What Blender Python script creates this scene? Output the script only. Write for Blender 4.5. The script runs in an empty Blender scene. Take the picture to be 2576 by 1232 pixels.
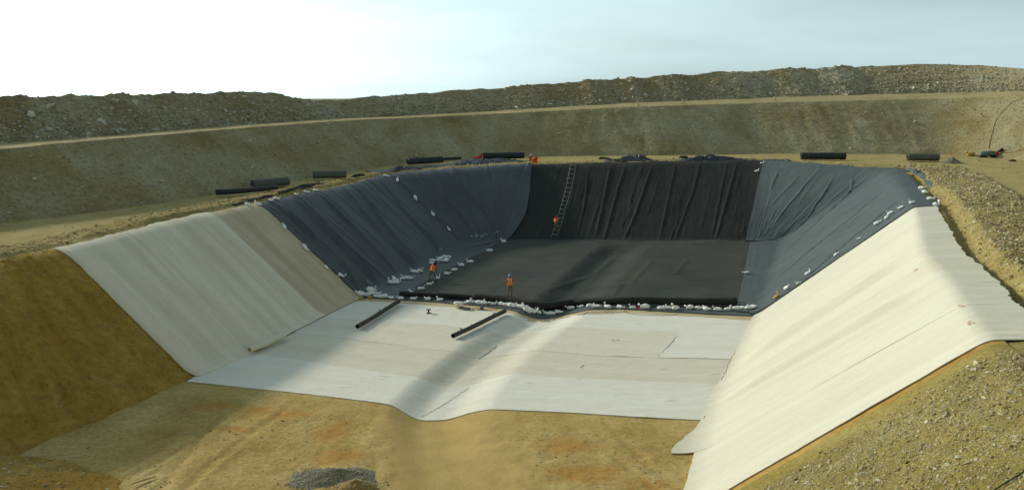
import bpy, bmesh, math, random
import numpy as np
from mathutils import Vector, Matrix, Quaternion

# ------------------------------------------------------------------ camera, sky, sun, exposure
scene = bpy.context.scene
C = scene.collection
CAM_H = 15.6
FOC, PCX, PCY, HORIZON = 1984.0, 1288.0, 616.0, 225.0      # measured on the photograph at 2576 px width
PITCH = math.atan((PCY - HORIZON) / FOC)
cam_data = bpy.data.cameras.new('camera')
cam = bpy.data.objects.new('camera', cam_data)
C.objects.link(cam)
cam.location = (0, 0, CAM_H)
cam.rotation_euler = (math.pi / 2 - PITCH, 0, 0)
cam_data.sensor_fit = 'HORIZONTAL'
cam_data.sensor_width = 36.0
cam_data.lens = 36.0 * FOC / 2576.0
cam_data.clip_end = 3000
scene.camera = cam

SUN_AZ = math.radians(-60)       # left of the view direction (+y)
SUN_EL = math.radians(25.3)
SUN_STRENGTH, SKY_STRENGTH = 2.0, 0.15
EXPOSURE = 0.50
world = bpy.data.worlds.new('World')
scene.world = world
world.use_nodes = True
wn, wl = world.node_tree.nodes, world.node_tree.links
wn.clear()
sky = wn.new('ShaderNodeTexSky')
sky.sky_type = 'NISHITA'
sky.sun_disc = False
sky.sun_elevation = SUN_EL
sky.sun_rotation = SUN_AZ
sky.altitude = 50
sky.air_density = 1.3
sky.dust_density = 2.3
sky.ozone_density = 1.0
tc = wn.new('ShaderNodeTexCoord')
mp = wn.new('ShaderNodeMapping')
mp.inputs['Scale'].default_value = (1.3, 1.3, 9.0)
mp.inputs['Rotation'].default_value = (0.12, -0.05, 0.6)
cn = wn.new('ShaderNodeTexNoise')
cn.inputs['Scale'].default_value = 1.25
cn.inputs['Detail'].default_value = 4
cn.inputs['Roughness'].default_value = 0.45
cr = wn.new('ShaderNodeValToRGB')
cr.color_ramp.elements[0].position = 0.36
cr.color_ramp.elements[0].color = (0.84, 0.84, 0.84, 1)
cr.color_ramp.elements[1].position = 0.70
cr.color_ramp.elements[1].color = (0.97, 0.97, 0.97, 1)
bw = wn.new('ShaderNodeRGBToBW')
cl = wn.new('ShaderNodeMix')
cl.data_type = 'RGBA'
tint = wn.new('ShaderNodeMix')
tint.data_type = 'RGBA'
tint.blend_type = 'MULTIPLY'
tint.inputs[0].default_value = 1.0
tint.inputs[7].default_value = (0.80, 1.06, 1.11, 1)
bg = wn.new('ShaderNodeBackground')
bg.inputs['Strength'].default_value = SKY_STRENGTH
wo = wn.new('ShaderNodeOutputWorld')
wl.new(tc.outputs['Generated'], mp.inputs['Vector'])
wl.new(mp.outputs[0], cn.inputs['Vector'])
wl.new(cn.outputs['Fac'], cr.inputs[0])
wl.new(sky.outputs[0], bw.inputs[0])
mp2 = wn.new('ShaderNodeMapping')
mp2.inputs['Scale'].default_value = (0.9, 0.9, 5.0)
mp2.inputs['Location'].default_value = (3.1, 1.7, 0.4)
cn2 = wn.new('ShaderNodeTexNoise')
cn2.inputs['Scale'].default_value = 1.6
cn2.inputs['Detail'].default_value = 5
cn2.inputs['Roughness'].default_value = 0.5
shade = wn.new('ShaderNodeMapRange')
shade.inputs['From Min'].default_value = 0.3
shade.inputs['From Max'].default_value = 0.7
shade.inputs['To Min'].default_value = 0.74
shade.inputs['To Max'].default_value = 1.16
lum = wn.new('ShaderNodeMath')
lum.operation = 'MULTIPLY'
wl.new(tc.outputs['Generated'], mp2.inputs['Vector'])
wl.new(mp2.outputs[0], cn2.inputs['Vector'])
wl.new(cn2.outputs['Fac'], shade.inputs['Value'])
wl.new(bw.outputs[0], lum.inputs[0])
wl.new(shade.outputs[0], lum.inputs[1])
# bright haze lying along the horizon, the same all round
sepz = wn.new('ShaderNodeSeparateXYZ')
wl.new(tc.outputs['Generated'], sepz.inputs[0])
zc = wn.new('ShaderNodeMath')
zc.operation = 'MAXIMUM'
zc.inputs[1].default_value = 0.0
wl.new(sepz.outputs[2], zc.inputs[0])
zs = wn.new('ShaderNodeMath')
zs.operation = 'MULTIPLY'
zs.inputs[1].default_value = -1 / 0.032
wl.new(zc.outputs[0], zs.inputs[0])
ze = wn.new('ShaderNodeMath')
ze.operation = 'EXPONENT'
wl.new(zs.outputs[0], ze.inputs[0])
zm = wn.new('ShaderNodeMath')
zm.operation = 'MULTIPLY_ADD'
zm.inputs[1].default_value = 2.3
zm.inputs[2].default_value = 0.72
wl.new(ze.outputs[0], zm.inputs[0])
lum2 = wn.new('ShaderNodeMath')
lum2.operation = 'MULTIPLY'
wl.new(lum.outputs[0], lum2.inputs[0])
wl.new(zm.outputs[0], lum2.inputs[1])
wl.new(lum2.outputs[0], tint.inputs[6])
wl.new(cr.outputs[0], cl.inputs[0])
wl.new(sky.outputs[0], cl.inputs[6])
wl.new(tint.outputs[2], cl.inputs[7])
wl.new(cl.outputs[2], bg.inputs['Color'])
wl.new(bg.outputs[0], wo.inputs['Surface'])

sun_data = bpy.data.lights.new('sun', 'SUN')
sun_data.energy = SUN_STRENGTH
sun_data.angle = math.radians(3.5)
sun_data.color = (1.0, 0.91, 0.74)
sun = bpy.data.objects.new('sun', sun_data)
C.objects.link(sun)
to_sun = Vector((math.sin(SUN_AZ) * math.cos(SUN_EL), math.cos(SUN_AZ) * math.cos(SUN_EL), math.sin(SUN_EL)))
sun.rotation_euler = to_sun.to_track_quat('Z', 'Y').to_euler()
sun.location = (-60, 40, 60)

scene.view_settings.view_transform = 'Standard'
scene.view_settings.look = 'None'
scene.view_settings.exposure = EXPOSURE
scene.view_settings.gamma = 1
scene.view_settings.use_curve_mapping = False

# ------------------------------------------------------------------ helpers
RNG = np.random.default_rng(7)
random.seed(7)
cp_, sp_ = math.cos(PITCH), math.sin(PITCH)


def ray(x, y):
    a, b = (x - PCX) / FOC, (PCY - y) / FOC
    return np.array([a, cp_ + b * sp_, -sp_ + b * cp_])


def P(x, y, z=0.0):
    """photo point (2576 px wide) on the level plane at height z"""
    r = ray(x, y)
    t = (z - CAM_H) / r[2]
    return np.array([r[0] * t, r[1] * t, z])


def proj(p):
    p = np.asarray(p, float)
    x, y, z = p[..., 0], p[..., 1], p[..., 2] - CAM_H
    d = y * cp_ - z * sp_
    u = y * sp_ + z * cp_
    d = np.where(d < 0.5, 0.5, d)
    return np.stack([PCX + FOC * x / d, PCY - FOC * u / d], -1)


def hsh(ix, iy, seed):
    h = (ix.astype(np.int64) * 374761393 + iy.astype(np.int64) * 668265263 + seed * 974634777) & 0xFFFFFFFF
    h = ((h ^ (h >> 13)) * 1274126177) & 0xFFFFFFFF
    h = (h ^ (h >> 16)) & 0xFFFFFFFF
    return h / 4294967295.0


def vn(x, y, seed=0):
    x, y = np.asarray(x, float), np.asarray(y, float)
    ix, iy = np.floor(x), np.floor(y)
    fx, fy = x - ix, y - iy
    fx, fy = fx * fx * fx * (fx * (fx * 6 - 15) + 10), fy * fy * fy * (fy * (fy * 6 - 15) + 10)
    a, b = hsh(ix, iy, seed), hsh(ix + 1, iy, seed)
    c, d = hsh(ix, iy + 1, seed), hsh(ix + 1, iy + 1, seed)
    return (a + (b - a) * fx) * (1 - fy) + (c + (d - c) * fx) * fy


def fbm(x, y, octv=4, seed=0, gain=0.5):
    s, a, n = 0.0, 1.0, 0.0
    for i in range(octv):
        s = s + a * (vn(np.asarray(x) * 2 ** i + i * 17.3, np.asarray(y) * 2 ** i - i * 9.1, seed + i) * 2 - 1)
        n += a
        a *= gain
    return s / n


def sstep(a, b, x):
    t = np.clip((np.asarray(x, float) - a) / (b - a), 0, 1)
    return t * t * (3 - 2 * t)


def gsm(a, sig):
    """gaussian smoothing along axis 0 with reflected (anti-symmetric) ends"""
    r = int(max(1, math.ceil(sig * 3)))
    k = np.exp(-0.5 * (np.arange(-r, r + 1) / sig) ** 2)
    k /= k.sum()
    a = np.asarray(a, float)
    one = a.ndim == 1
    if one:
        a = a[:, None]
    lo = 2 * a[0] - a[1:r + 1][::-1]
    hi = 2 * a[-1] - a[-r - 1:-1][::-1]
    e = np.concatenate([lo, a, hi])
    o = np.stack([np.convolve(e[:, j], k, 'valid') for j in range(a.shape[1])], 1)
    return o[:, 0] if one else o


def tag(o, label=None, cat=None, group=None, kind=None):
    if label: o['label'] = label
    if cat: o['category'] = cat
    if group: o['group'] = group
    if kind: o['kind'] = kind
    return o


def empty(name, loc=(0, 0, 0)):
    o = bpy.data.objects.new(name, None)
    o.empty_display_size = 0.2
    o.location = loc
    C.objects.link(o)
    return o


def mesh_obj(name, verts, faces, m, parent=None, smooth=False):
    me = bpy.data.meshes.new(name)
    me.from_pydata([tuple(map(float, v)) for v in verts], [], faces)
    me.update()
    if smooth:
        me.polygons.foreach_set('use_smooth', [True] * len(me.polygons))
    me.materials.append(m)
    o = bpy.data.objects.new(name, me)
    C.objects.link(o)
    if parent is not None:
        o.parent = parent
        o.location = -Vector(parent.location) if parent.type == 'EMPTY' and parent.parent is None else (0, 0, 0)
    return o


def big_mesh(name, V, F, m, parent=None, uv=None, smooth=True, col=None):
    """V (n,3), F (k,3|4) numpy"""
    me = bpy.data.meshes.new(name)
    V = np.ascontiguousarray(V, np.float32)
    F = np.ascontiguousarray(F, np.int32)
    k, c = F.shape
    me.vertices.add(len(V))
    me.vertices.foreach_set('co', V.ravel())
    me.loops.add(k * c)
    me.loops.foreach_set('vertex_index', F.ravel())
    me.polygons.add(k)
    me.polygons.foreach_set('loop_start', np.arange(0, k * c, c, dtype=np.int32))
    me.update(calc_edges=True)
    me.polygons.foreach_set('use_smooth', np.full(k, smooth, bool))
    if uv is not None:
        l = me.uv_layers.new(name='UVMap')
        l.data.foreach_set('uv', np.ascontiguousarray(uv[F.ravel()], np.float32).ravel())
    if col is not None:
        at = me.attributes.new('tint', 'FLOAT', 'POINT')
        at.data.foreach_set('value', np.ascontiguousarray(col, np.float32))
    me.materials.append(m)
    me.update()
    o = bpy.data.objects.new(name, me)
    C.objects.link(o)
    if parent is not None:
        o.parent = parent
    return o


def grid_faces(n, m):
    i = np.arange(n - 1)[:, None] * m + np.arange(m - 1)[None, :]
    return np.stack([i, i + 1, i + m + 1, i + m], -1).reshape(-1, 4)


def grid_normals(G):
    du = np.gradient(G, axis=0)
    dv = np.gradient(G, axis=1)
    n = np.cross(du, dv)
    n /= np.linalg.norm(n, axis=-1, keepdims=True) + 1e-9
    n[n[..., 2] < 0] *= -1
    return n


SURF = {}


def register(name, G):
    n = grid_normals(G)
    p = G.reshape(-1, 3)
    SURF.setdefault(name, []).append((p, n.reshape(-1, 3), proj(p)))


def hit(x, y, *names):
    """place on the built surfaces seen at photo point x, y (nearest vertex), with its normal"""
    best = None
    for nm in names:
        for p, n, q in SURF[nm]:
            d = (q[:, 0] - x) ** 2 + (q[:, 1] - y) ** 2
            i = int(d.argmin())
            if best is None or d[i] < best[0]:
                best = (d[i], p, n, q, i)
    _, p, n, q, i = best
    depth = p[i, 1]
    d = (q[:, 0] - x) ** 2 + (q[:, 1] - y) ** 2
    near = np.argsort(d)[:4]
    w = 1 / (d[near] + 0.05)
    w /= w.sum()
    return (p[near] * w[:, None]).sum(0), n[i]


def grid_obj(name, G, m, parent=None, uv=None, skirt=0.0, reg=None, col=None):
    n, k = G.shape[:2]
    V = G.reshape(-1, 3)
    F = grid_faces(n, k)
    du = G[min(1, n - 1), 0] - G[0, 0]
    dv = G[0, min(1, k - 1)] - G[0, 0]
    up = np.cross(G[n // 2 + 1, k // 2] - G[n // 2, k // 2], G[n // 2, k // 2 + 1] - G[n // 2, k // 2])[2]
    # faces wind du x dv from (i, i+1) = dv first: flip so that normals look up
    if up > 0:
        F = F[:, ::-1]
    U = None if uv is None else uv.reshape(-1, 2)
    if skirt > 0:
        idx = np.arange(n * k).reshape(n, k)
        ring = np.concatenate([idx[0, :-1], idx[:-1, -1], idx[-1, ::-1][:-1], idx[::-1, 0][:-1]])
        nb = len(V)
        N = grid_normals(G).reshape(-1, 3)
        low = V[ring] - N[ring] * skirt
        V = np.concatenate([V, V[ring], low])
        r = len(ring)
        j = np.arange(r)
        S = np.stack([nb + j, nb + (j + 1) % r, nb + r + (j + 1) % r, nb + r + j], -1)
        if up <= 0:
            S = S[:, ::-1]
        F = np.concatenate([F, S])
        if U is not None:
            U = np.concatenate([U, U[ring], U[ring]])
    if reg:
        register(reg, G)
    return big_mesh(name, V, F, m, parent, U, True, None if col is None else col.ravel())


# ------------------------------------------------------------------ materials
MATS = {}


class NT:
    """small node-tree writer"""
    def __init__(self, name):
        self.m = bpy.data.materials.new(name)
        self.m.use_nodes = True
        self.n, self.l = self.m.node_tree.nodes, self.m.node_tree.links
        self.b = self.n['Principled BSDF']
        t = self.n.new('ShaderNodeTexCoord')
        self.obj, self.uv = t.outputs['Object'], t.outputs['UV']

    def map(self, vec, sc):
        m = self.n.new('ShaderNodeMapping')
        m.inputs['Scale'].default_value = sc
        self.l.new(vec, m.inputs['Vector'])
        return m.outputs[0]

    def noise(self, vec, scale, detail=5, rough=0.6, dist=0.0):
        t = self.n.new('ShaderNodeTexNoise')
        t.inputs['Scale'].default_value = scale
        t.inputs['Detail'].default_value = detail
        t.inputs['Roughness'].default_value = rough
        t.inputs['Distortion'].default_value = dist
        self.l.new(vec, t.inputs['Vector'])
        return t.outputs['Fac']

    def vor(self, vec, scale, out='Distance', feature='F1', rnd=1.0):
        t = self.n.new('ShaderNodeTexVoronoi')
        t.feature = feature
        t.inputs['Scale'].default_value = scale
        t.inputs['Randomness'].default_value = rnd
        self.l.new(vec, t.inputs['Vector'])
        return t.outputs[out]

    def ramp(self, fac, *stops):
        t = self.n.new('ShaderNodeValToRGB')
        e = t.color_ramp.elements
        while len(e) < len(stops): e.new(0.5)
        for k, (p, c) in enumerate(stops):
            e[k].position = p
            e[k].color = (*c, 1) if hasattr(c, '__len__') else (c, c, c, 1)
        self.l.new(fac, t.inputs[0])
        return t.outputs[0]

    def mix(self, fac, a, b, mode='MIX'):
        t = self.n.new('ShaderNodeMix')
        t.data_type = 'RGBA'
        t.blend_type = mode
        for k, v in ((0, fac), (6, a), (7, b)):
            if hasattr(v, 'is_linked') or hasattr(v, 'node'):
                self.l.new(v, t.inputs[k])
            elif hasattr(v, '__len__'):
                t.inputs[k].default_value = (*v, 1)
            else:
                t.inputs[k].default_value = v
        return t.outputs[2]

    def math(self, op, a, b=0.0):
        t = self.n.new('ShaderNodeMath')
        t.operation = op
        for k, v in ((0, a), (1, b)):
            if hasattr(v, 'node'): self.l.new(v, t.inputs[k])
            else: t.inputs[k].default_value = v
        return t.outputs[0]

    def attr(self, name):
        t = self.n.new('ShaderNodeAttribute')
        t.attribute_name = name
        return t.outputs['Fac']

    def bump(self, h, strength, dist, prev=None):
        t = self.n.new('ShaderNodeBump')
        t.inputs['Strength'].default_value = strength
        t.inputs['Distance'].default_value = dist
        self.l.new(h, t.inputs['Height'])
        if prev is not None: self.l.new(prev, t.inputs['Normal'])
        return t.outputs[0]

    def out(self, col, rough=0.9, normal=None, spec=0.3, metal=0.0):
        if hasattr(col, 'node'): self.l.new(col, self.b.inputs['Base Color'])
        else: self.b.inputs['Base Color'].default_value = (*col, 1)
        if hasattr(rough, 'node'): self.l.new(rough, self.b.inputs['Roughness'])
        else: self.b.inputs['Roughness'].default_value = rough
        self.b.inputs['Specular IOR Level'].default_value = spec
        self.b.inputs['Metallic'].default_value = metal
        if normal is not None: self.l.new(normal, self.b.inputs['Normal'])
        return self.m


def earth(name, dark, mid, light, stone, scale=1.0, stones=0.5, bumpd=0.12, streak=None, patch=None, trench=None):
    """gravelly soil: broad tone, mid mottling, embedded stones"""
    t = NT(name)
    big = t.noise(t.obj, 0.16 * scale, 4, 0.6)
    c = t.ramp(big, (0.3, dark), (0.5, mid), (0.72, light))
    if streak is not None:
        sv = t.noise(t.map(t.uv, streak), 1.0, 5, 0.65)
        c = t.mix(t.ramp(sv, (0.35, 0.0), (0.7, 0.75)), c, light)
        sv2 = t.noise(t.map(t.uv, (streak[0] * 0.37, streak[1] * 1.7, 1)), 1.0, 4, 0.6)
        c = t.mix(t.ramp(sv2, (0.4, 0.0), (0.75, 0.6)), c, dark)
    fine = t.noise(t.obj, 2.6 * scale, 6, 0.75)
    c = t.mix(1.0, c, t.ramp(fine, (0.25, 0.55), (0.5, 0.95), (0.8, 1.35)), 'MULTIPLY')
    v = t.vor(t.obj, 3.3 * scale)
    vc = t.vor(t.obj, 3.3 * scale, 'Color')
    sep = t.n.new('ShaderNodeSeparateColor')
    t.l.new(vc, sep.inputs[0])
    pick = t.ramp(sep.outputs[0], (1 - stones, 0.0), (min(0.999, 1 - stones + 0.03), 1.0))
    round_ = t.ramp(v, (0.22, 1.0), (0.36, 0.0))
    sm = t.mix(1.0, pick, round_, 'MULTIPLY')
    tonev = t.mix(sep.outputs[1], dark, stone)
    c = t.mix(t.math('MULTIPLY', sm, 0.8), c, tonev)
    if patch is not None:
        pn = t.noise(t.obj, 1.5, 8, 0.8, 0.8)
        pm = t.ramp(t.math('ADD', t.attr('rust'), t.math('MULTIPLY', t.math('SUBTRACT', pn, 0.5), 2.4)), (0.28, 0.0), (0.85, 0.9))
        pm = t.mix(1.0, pm, t.ramp(t.noise(t.obj, 3.1, 5, 0.75), (0.3, 0.25), (0.65, 1.0)), 'MULTIPLY')
        c = t.mix(pm, c, patch)
    if trench is not None:                                  # freshly trimmed clay of the trench
        tm_ = t.ramp(t.math('ADD', t.attr('tint'), t.math('MULTIPLY', t.math('SUBTRACT', t.noise(t.obj, 0.9, 5, 0.7), 0.5), 0.9)), (0.40, 0.0), (0.62, 0.9))
        tc_ = t.mix(1.0, trench, t.ramp(t.noise(t.obj, 0.8, 6, 0.65), (0.3, 0.86), (0.7, 1.08)), 'MULTIPLY')
        c = t.mix(tm_, c, tc_)
    b = t.bump(fine, 0.9, bumpd)
    b = t.bump(t.noise(t.obj, 9 * scale, 4, 0.7), 0.6, bumpd * 0.4, b)
    b = t.bump(sm, 0.8, bumpd * 0.7, b)
    return t.out(c, 0.95, b, 0.15)


def textile(name, base, dirt, dirtiness=0.35, bump=0.02, rough=0.95):
    """needle-punched geotextile: faint grain along the roll, soil smudges"""
    t = NT(name)
    g = t.noise(t.map(t.uv, (3.5, 0.35, 1)), 1.0, 6, 0.7)
    c = t.mix(t.ramp(g, (0.3, 0.0), (0.75, 0.55)), base, tuple(0.86 * x for x in base))
    d = t.noise(t.obj, 0.35, 6, 0.7, 0.4)
    c = t.mix(t.math('MULTIPLY', t.ramp(d, (0.46, 0.0), (0.74, 1.0)), dirtiness * 0.45), c, dirt)
    s = t.noise(t.map(t.uv, (0.75, 0.045, 1)), 1.0, 5, 0.6)
    c = t.mix(t.math('MULTIPLY', t.ramp(s, (0.44, 0.0), (0.64, 1.0)), dirtiness * 0.75), c, dirt)
    k = t.noise(t.obj, 1.5, 8, 0.85, 0.3)
    c = t.mix(t.math('MULTIPLY', t.ramp(k, (0.56, 0.0), (0.72, 1.0)), 0.22 + dirtiness * 0.4), c, dirt)
    f = t.noise(t.obj, 14, 3, 0.7)
    c = t.mix(1.0, c, t.ramp(f, (0.2, 0.9), (0.8, 1.06)), 'MULTIPLY')
    b = t.bump(t.noise(t.map(t.uv, (1.6, 0.5, 1)), 1.0, 5, 0.6), 0.6, bump * 4)
    b = t.bump(t.noise(t.obj, 5, 5, 0.65), 0.5, bump, b)
    return t.out(c, rough, b, 0.12)


def liner(name, base, dusty, rough=0.5, dust=0.5, bump=0.05, spec=0.5):
    t = NT(name)
    d = t.noise(t.obj, 0.22, 6, 0.65, 0.5)
    c = t.mix(t.math('MULTIPLY', t.ramp(d, (0.35, 0.0), (0.7, 1.0)), dust), base, dusty)
    s = t.noise(t.map(t.uv, (2.2, 0.16, 1)), 1.0, 5, 0.65)
    c = t.mix(t.math('MULTIPLY', t.ramp(s, (0.42, 0.0), (0.75, 1.0)), dust * 0.8), c, dusty)
    f = t.noise(t.obj, 9, 4, 0.75)
    c = t.mix(1.0, c, t.ramp(f, (0.2, 0.82), (0.8, 1.15)), 'MULTIPLY')
    b = t.bump(t.noise(t.map(t.uv, (2.4, 0.35, 1)), 1.0, 5, 0.6), 0.55, bump * 2)
    b = t.bump(t.noise(t.obj, 6, 4, 0.6), 0.35, bump * 0.4, b)
    r = t.ramp(d, (0.3, rough - 0.06), (0.7, rough + 0.12))
    return t.out(c, r, b, spec)


def plain(name, col, rough=0.7, var=0.15, scale=6, bump=0.01, spec=0.3, metal=0.0):
    t = NT(name)
    n = t.noise(t.obj, scale, 5, 0.65)
    c = t.mix(t.ramp(n, (0.3, 0.0), (0.75, 1.0)), tuple(x * (1 - var) for x in col), tuple(min(1, x * (1 + var)) for x in col))
    b = t.bump(t.noise(t.obj, scale * 3, 4, 0.6), 0.5, bump)
    return t.out(c, rough, b, spec, metal)


def stonemat(name, dark, light):
    t = NT(name)
    a = t.attr('tint')
    c = t.ramp(a, (0.0, dark), (0.6, tuple((x + y) / 2 for x, y in zip(dark, light))), (1.0, light))
    n = t.noise(t.obj, 7, 5, 0.7)
    c = t.mix(1.0, c, t.ramp(n, (0.25, 0.7), (0.8, 1.25)), 'MULTIPLY')
    return t.out(c, 0.92, t.bump(n, 0.5, 0.04), 0.2)


M_left = earth('brown_clay_cut', (0.26, 0.145, 0.018), (0.36, 0.212, 0.030), (0.48, 0.33, 0.095), (0.40, 0.31, 0.13), 1.0, 0.08, 0.09, streak=(1.3, 0.09, 1))
M_right = earth('ochre_gravel_cut', (0.25, 0.19, 0.045), (0.34, 0.265, 0.075), (0.42, 0.34, 0.12), (0.58, 0.52, 0.32), 2.2, 0.22, 0.10)
M_clay = earth('smooth_orange_clay', (0.32, 0.185, 0.045), (0.40, 0.245, 0.065), (0.45, 0.30, 0.095), (0.4, 0.3, 0.14), 1.6, 0.02, 0.03)
M_floor = earth('tan_floor_soil', (0.33, 0.222, 0.065), (0.44, 0.315, 0.108), (0.53, 0.405, 0.175), (0.58, 0.52, 0.36), 1.8, 0.05, 0.035, patch=(0.40, 0.185, 0.030), trench=(0.47, 0.33, 0.12))
M_bench = earth('bench_gravel', (0.19, 0.15, 0.065), (0.26, 0.21, 0.09), (0.34, 0.28, 0.14), (0.50, 0.47, 0.36), 1.6, 0.22, 0.10)
M_road = earth('beaten_road', (0.30, 0.245, 0.11), (0.36, 0.30, 0.145), (0.41, 0.345, 0.18), (0.40, 0.35, 0.22), 1.3, 0.03, 0.03)
M_bank = earth('embankment_rubble', (0.235, 0.165, 0.055), (0.33, 0.27, 0.125), (0.44, 0.405, 0.26), (0.60, 0.57, 0.45), 1.3, 0.22, 0.14, streak=(0.26, 0.05, 1))
M_spoil = earth('spoil_rubble', (0.255, 0.172, 0.068), (0.36, 0.285, 0.14), (0.47, 0.43, 0.30), (0.62, 0.60, 0.50), 0.9, 0.30, 0.20, streak=(0.17, 0.03, 1))
M_far = earth('far_ground', (0.15, 0.13, 0.07), (0.2, 0.17, 0.09), (0.25, 0.21, 0.12), (0.3, 0.28, 0.2), 0.5, 0.1, 0.1)
M_stone = stonemat('loose_stone', (0.22, 0.185, 0.095), (0.60, 0.57, 0.46))
M_stone_o = stonemat('loose_ochre_stone', (0.23, 0.165, 0.045), (0.64, 0.58, 0.38))
M_stone_g = stonemat('grey_crushed_stone', (0.15, 0.14, 0.095), (0.45, 0.41, 0.29))

M_cream = textile('cream_geotextile', (0.67, 0.63, 0.505), (0.55, 0.465, 0.31), 0.32)
M_white = textile('white_geotextile', (0.75, 0.72, 0.625), (0.56, 0.49, 0.36), 0.28)
M_white2 = textile('cream_white_geotextile', (0.70, 0.655, 0.545), (0.53, 0.45, 0.32), 0.32)
M_white2b = textile('dull_cream_geotextile', (0.68, 0.635, 0.52), (0.50, 0.42, 0.30), 0.36)
M_white_lifted = textile('shade_lifted_white_geotextile', (0.80, 0.735, 0.58), (0.54, 0.44, 0.27), 0.60)  # same white geotextile, its colour brightened to offset shade on the left side
M_beige = textile('soiled_geotextile', (0.62, 0.525, 0.375), (0.40, 0.30, 0.17), 0.8)
M_beige2 = textile('beige_geotextile', (0.55, 0.45, 0.27), (0.38, 0.28, 0.14), 0.45)
M_left_liner = liner('blue_grey_liner', (0.048, 0.057, 0.065), (0.112, 0.122, 0.122), 0.50, 0.45)
M_right_liner = liner('grey_green_liner', (0.056, 0.074, 0.075), (0.100, 0.118, 0.107), 0.55, 0.5)
M_black = liner('black_geocomposite', (0.013, 0.0145, 0.0135), (0.036, 0.036, 0.029), 0.75, 0.7, 0.05, 0.25)
M_black_floor = liner('dusty_black_geocomposite', (0.024, 0.026, 0.022), (0.060, 0.061, 0.046), 0.70, 0.8, 0.04, 0.3)
M_flap = liner('dark_slack_liner', (0.026, 0.031, 0.040), (0.085, 0.092, 0.098), 0.45, 0.35)
M_roll = plain('black_roll', (0.028, 0.033, 0.034), 0.6, 0.35, 3, 0.02)
M_roll2 = plain('dusty_grey_roll', (0.10, 0.105, 0.082), 0.75, 0.3, 3, 0.02)
M_pipe = plain('weathered_dark_core', (0.060, 0.058, 0.042), 0.65, 0.5, 2.2, 0.02)
M_hole = plain('dark_bore', (0.010, 0.010, 0.010), 0.9)
M_bag = plain('white_woven_bag', (0.78, 0.775, 0.73), 0.65, 0.10, 7, 0.02)
M_tan = plain('tan_bag', (0.46, 0.30, 0.09), 0.8, 0.25, 7, 0.012)
M_orange = plain('orange_fabric', (0.88, 0.115, 0.012), 0.7, 0.12, 5, 0.01)
M_red = plain('red_fabric', (0.62, 0.03, 0.02), 0.7, 0.15, 5, 0.01)
M_yellow = plain('reflective_yellow', (0.80, 0.62, 0.22), 0.5, 0.1, 8, 0.004)
M_khaki = plain('khaki_trousers', (0.19, 0.155, 0.085), 0.9, 0.25, 8, 0.01)
M_shirt = plain('tan_shirt', (0.22, 0.15, 0.075), 0.9, 0.2, 8, 0.01)
M_skin = plain('skin', (0.24, 0.12, 0.065), 0.6, 0.1, 8, 0.003)
M_boot = plain('dark_boot', (0.035, 0.032, 0.028), 0.8, 0.2)
M_hair = plain('black_hood', (0.02, 0.02, 0.022), 0.9, 0.2)
M_blue = plain('blue_helmet', (0.06, 0.21, 0.46), 0.3, 0.06, 4, 0.001, 0.5)
M_whelm = plain('pale_helmet', (0.33, 0.40, 0.52), 0.3, 0.06, 4, 0.001, 0.5)
M_rope = plain('grey_rope', (0.30, 0.29, 0.25), 0.9, 0.2, 20, 0.003)
M_wood = plain('pale_bamboo', (0.50, 0.41, 0.19), 0.7, 0.15, 6, 0.004)
M_hose = plain('orange_hose', (0.30, 0.12, 0.025), 0.7, 0.3, 3, 0.004)
M_green = plain('green_rope', (0.03, 0.06, 0.03), 0.8, 0.2, 6, 0.004)
M_teal = plain('teal_metal', (0.12, 0.17, 0.13), 0.6, 0.25, 5, 0.004)
M_cream_pl = plain('cream_plastic', (0.66, 0.61, 0.40), 0.5, 0.06, 4, 0.002)
M_steel = plain('grey_steel', (0.13, 0.14, 0.15), 0.45, 0.2, 6, 0.003, 0.5, 0.4)
M_limey = plain('yellow_plastic', (0.62, 0.62, 0.10), 0.5, 0.08, 5, 0.002)
M_print = plain('pale_print', (0.34, 0.39, 0.41), 0.8, 0.3, 12, 0.001)
M_pinkprint = plain('pink_print', (0.72, 0.42, 0.28), 0.9, 0.15, 12, 0.001)
M_seam = plain('stitched_edge', (0.16, 0.14, 0.10), 0.95, 0.3, 20, 0.004)

# ------------------------------------------------------------------ the pit: rails measured on the photograph
ZC = 6.8
V3 = lambda *a: np.array(a, float)
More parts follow.
